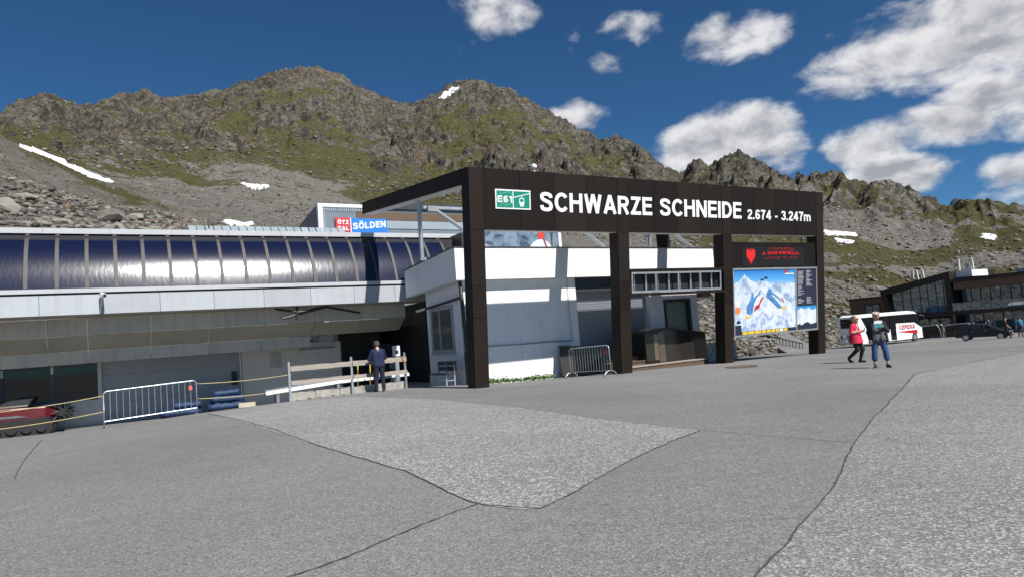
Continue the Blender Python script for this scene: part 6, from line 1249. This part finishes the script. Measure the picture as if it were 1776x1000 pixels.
build_person('person', 'fair-haired woman in bright red top walking and looking at her phone', rloc, rang, P, {'skin': skin, 'lip': lip, 'red': redc, 'dark': cloth('dark_trousers', (.018, .012, .014)), 'shoe': shoem},
    ([((.0, .02, 1.515), (.088, .096, .08)), ((0, -.01, 1.475), (.09, .08, .095)), ((.03, .05, 1.55), (.06, .06, .04))], cloth('fair_hair', (.42, .30, .16), var=.35, scale=40)), [('blouse_hem', hem, redc), ('glasses', glasses((0, .06, 1.485), (.1, 1, -.3), 1.04), M['black'])], group='people on the forecourt')
RF = local(rloc, rang); mb = MB(); mb.box(frame(RF(0, .3, 1.1), (RF(1, 0, 0)-RF(0, 0, 0)), (RF(0, .5, .86)-RF(0, 0, 0))), -.037, .037, -.07, .07, -.005, .005); mb.build('mobile_phone', M['black'], loc=RF(0, .3, 1.1), label='dark phone held in both hands by the woman in red', cat='phone')
hbg = thing('handbag', 'white slouchy handbag hanging at the hip of the woman in red', 'handbag', RF(.17, -.2, .78)); hm_ = mat('bag_white', (.62, .6, .56), .7, var=.2, scale=25, bump=.3)
mb = MB(); mb.loft([[RF(.14+.16*math.cos(t)*k2, -.22+.07*math.sin(t)*k, z) for t in [2*math.pi*i/14 for i in range(14)]] for z, k, k2 in ((.70, .6, .75), (.74, 1., .98), (.84, 1.05, 1.), (.91, .8, .92), (.95, .35, .8))]); mb.build('bag_body', hm_, hbg, smooth=True)
mb = MB(); mb.tube([RF(.27, -.2, .93), RF(.2, .1, 1.02), RF(.12, .15, 1.2), RF(-.02, .06, 1.34), RF(-.03, -.08, 1.32), RF(.0, -.17, 1.1), RF(.0, -.2, .93)], .014, 6); mb.build('strap', hm_, hbg)
# --- man leaning on the fence, seen from behind
P = []
head(P, (0, .12, 1.64), (0, 1, -.25), 1.06); P.append(('cap', (0, .03, 1.45), (0, .09, 1.57), .06, .056, 'skin'))
for z0, z1, r0_, r1_, y0, y1 in ((1.32, 1.45, .135, .075, .04, .035), (1.1, 1.32, .14, .14, .02, .04), (.94, 1.12, .14, .145, 0, .02)):
    for q in (-1, 1): P.append(('cap', (q*.095, y0, z0), (q*.085, y1, z1), r0_, r1_*.92, 'jack'))
P.append(('cap', (-.085, .0, .92), (.085, .0, .92), .145, .145, 'trs'))
for q in (-1, 1):
    P += [('cap', (q*.06, .03, 1.43), (q*.2, .04, 1.40), .065, .07, 'jack'), ('cap', (q*.2, .04, 1.40), (q*.3, .12, 1.14), .068, .056, 'jack'), ('cap', (q*.3, .12, 1.14), (q*.16, .36, 1.13), .052, .04, 'jack')]; hand(P, (q*.15, .37, 1.13), (-q*.8, .4, 0), (0, .2, -1), (0, .8, .4))
    P += [('cap', (q*.095, 0, .88), (q*.12, .02, .5), .112, .08, 'trs'), ('cap', (q*.12, .02, .5), (q*.125, -.02, .1), .078, .058, 'trs')]; shoe(P, (q*.125, -.02, .085), (q*.15, 1, 0))
mloc = U(-2.35, 3.42, 0); mloc = G(mloc.x, mloc.y); jb = cloth('blue_work_jacket', (.006, .014, .055))
build_person('person', 'man in blue work clothes seen from behind leaning on the wooden fence', mloc, face_to(mloc, mloc+B), P, {'skin': skin, 'lip': lip, 'jack': jb, 'trs': cloth('dark_blue_trousers', (.007, .010, .03)), 'shoe': shoem},
    ([((0, .095, 1.69), (.088, .096, .08)), ((0, .06, 1.64), (.088, .075, .09))], cloth('dark_grey_hair', (.09, .075, .06), var=.3, scale=40)), group='people on the forecourt')
# --- two far walkers
def walker(loc, ang, label, shirt, trs, hairc, pack=None):
    P = []; head(P, (0, .02, 1.6), (0, 1, 0), 1.04); P.append(('cap', (0, 0, 1.4), (0, .01, 1.53), .056, .05, 'skin'))
    for z0, z1, r0_, r1_ in ((1.25, 1.4, .125, .075), (.95, 1.25, .135, .13)):
        for q in (-1, 1): P.append(('cap', (q*.085, 0, z0), (q*.08, 0, z1), r0_, r1_, 'shirt'))
    P.append(('cap', (-.08, 0, .9), (.08, 0, .9), .135, .135, 'trs'))
    for q, y in ((-1, .22), (1, -.2)):
        P += [('cap', (q*.09, 0, .86), (q*.09, y*.7+.04, .48), .1, .07, 'trs'), ('cap', (q*.09, y*.7+.04, .48), (q*.09, y*1.1, .1), .068, .045, 'trs')]; shoe(P, (q*.09, y*1.1, .085), (0, 1, 0))
        P += [('cap', (q*.19, 0, 1.37), (q*.24, -y*.35, 1.1), .06, .045, 'shirt'), ('cap', (q*.24, -y*.35, 1.1), (q*.22, -y*1.1+.06, .9), .042, .032, 'skin')]; hand(P, (q*.22, -y*1.1+.06, .9), (0, .2, -1), (-q, .3, 0), (0, 1, 0))
    ex = []
    if pack: b_ = MB(); b_.loft([[Vector((rx*math.cos(t), -.19+ry*math.sin(t), z)) for t in [2*math.pi*i/12 for i in range(12)]] for z, rx, ry in ((.95, .1, .05), (1.0, .15, .09), (1.3, .15, .09), (1.42, .1, .05))]); 
    r_ = build_person('person', label, loc, ang, P, {'skin': skin, 'lip': lip, 'shirt': cloth('walker_shirt', shirt), 'trs': cloth('walker_trousers', trs), 'shoe': shoem}, ([((0, -.01, 1.65), (.085, .095, .075)), ((0, -.04, 1.6), (.085, .07, .09))], cloth('walker_hair', hairc)), voxel=.014, group='people on the forecourt')
    if pack:
        f = local(loc, ang); rk = MB(); rk.v = [f(*p) for p in b_.v]; rk.f = b_.f; rk.m = b_.m; rk.build('backpack', cloth('pack_cloth', pack), loc=f(0, -.19, .95), smooth=True, label='blue backpack worn by the walker at the right edge', cat='backpack')
walker(G(41.45, 57.0), face_to((0, 0, 0), (.8, -.6, 0)), 'far walker in black shirt beside the dark car', (.015, .015, .017), (.02, .02, .025), (.08, .05, .03))
walker(G(42.35, 56.6), face_to((0, 0, 0), (.5, .85, 0)), 'far walker with blue backpack at the right edge', (.05, .16, .24), (.02, .024, .035), (.1, .07, .05), (.03, .17, .28))
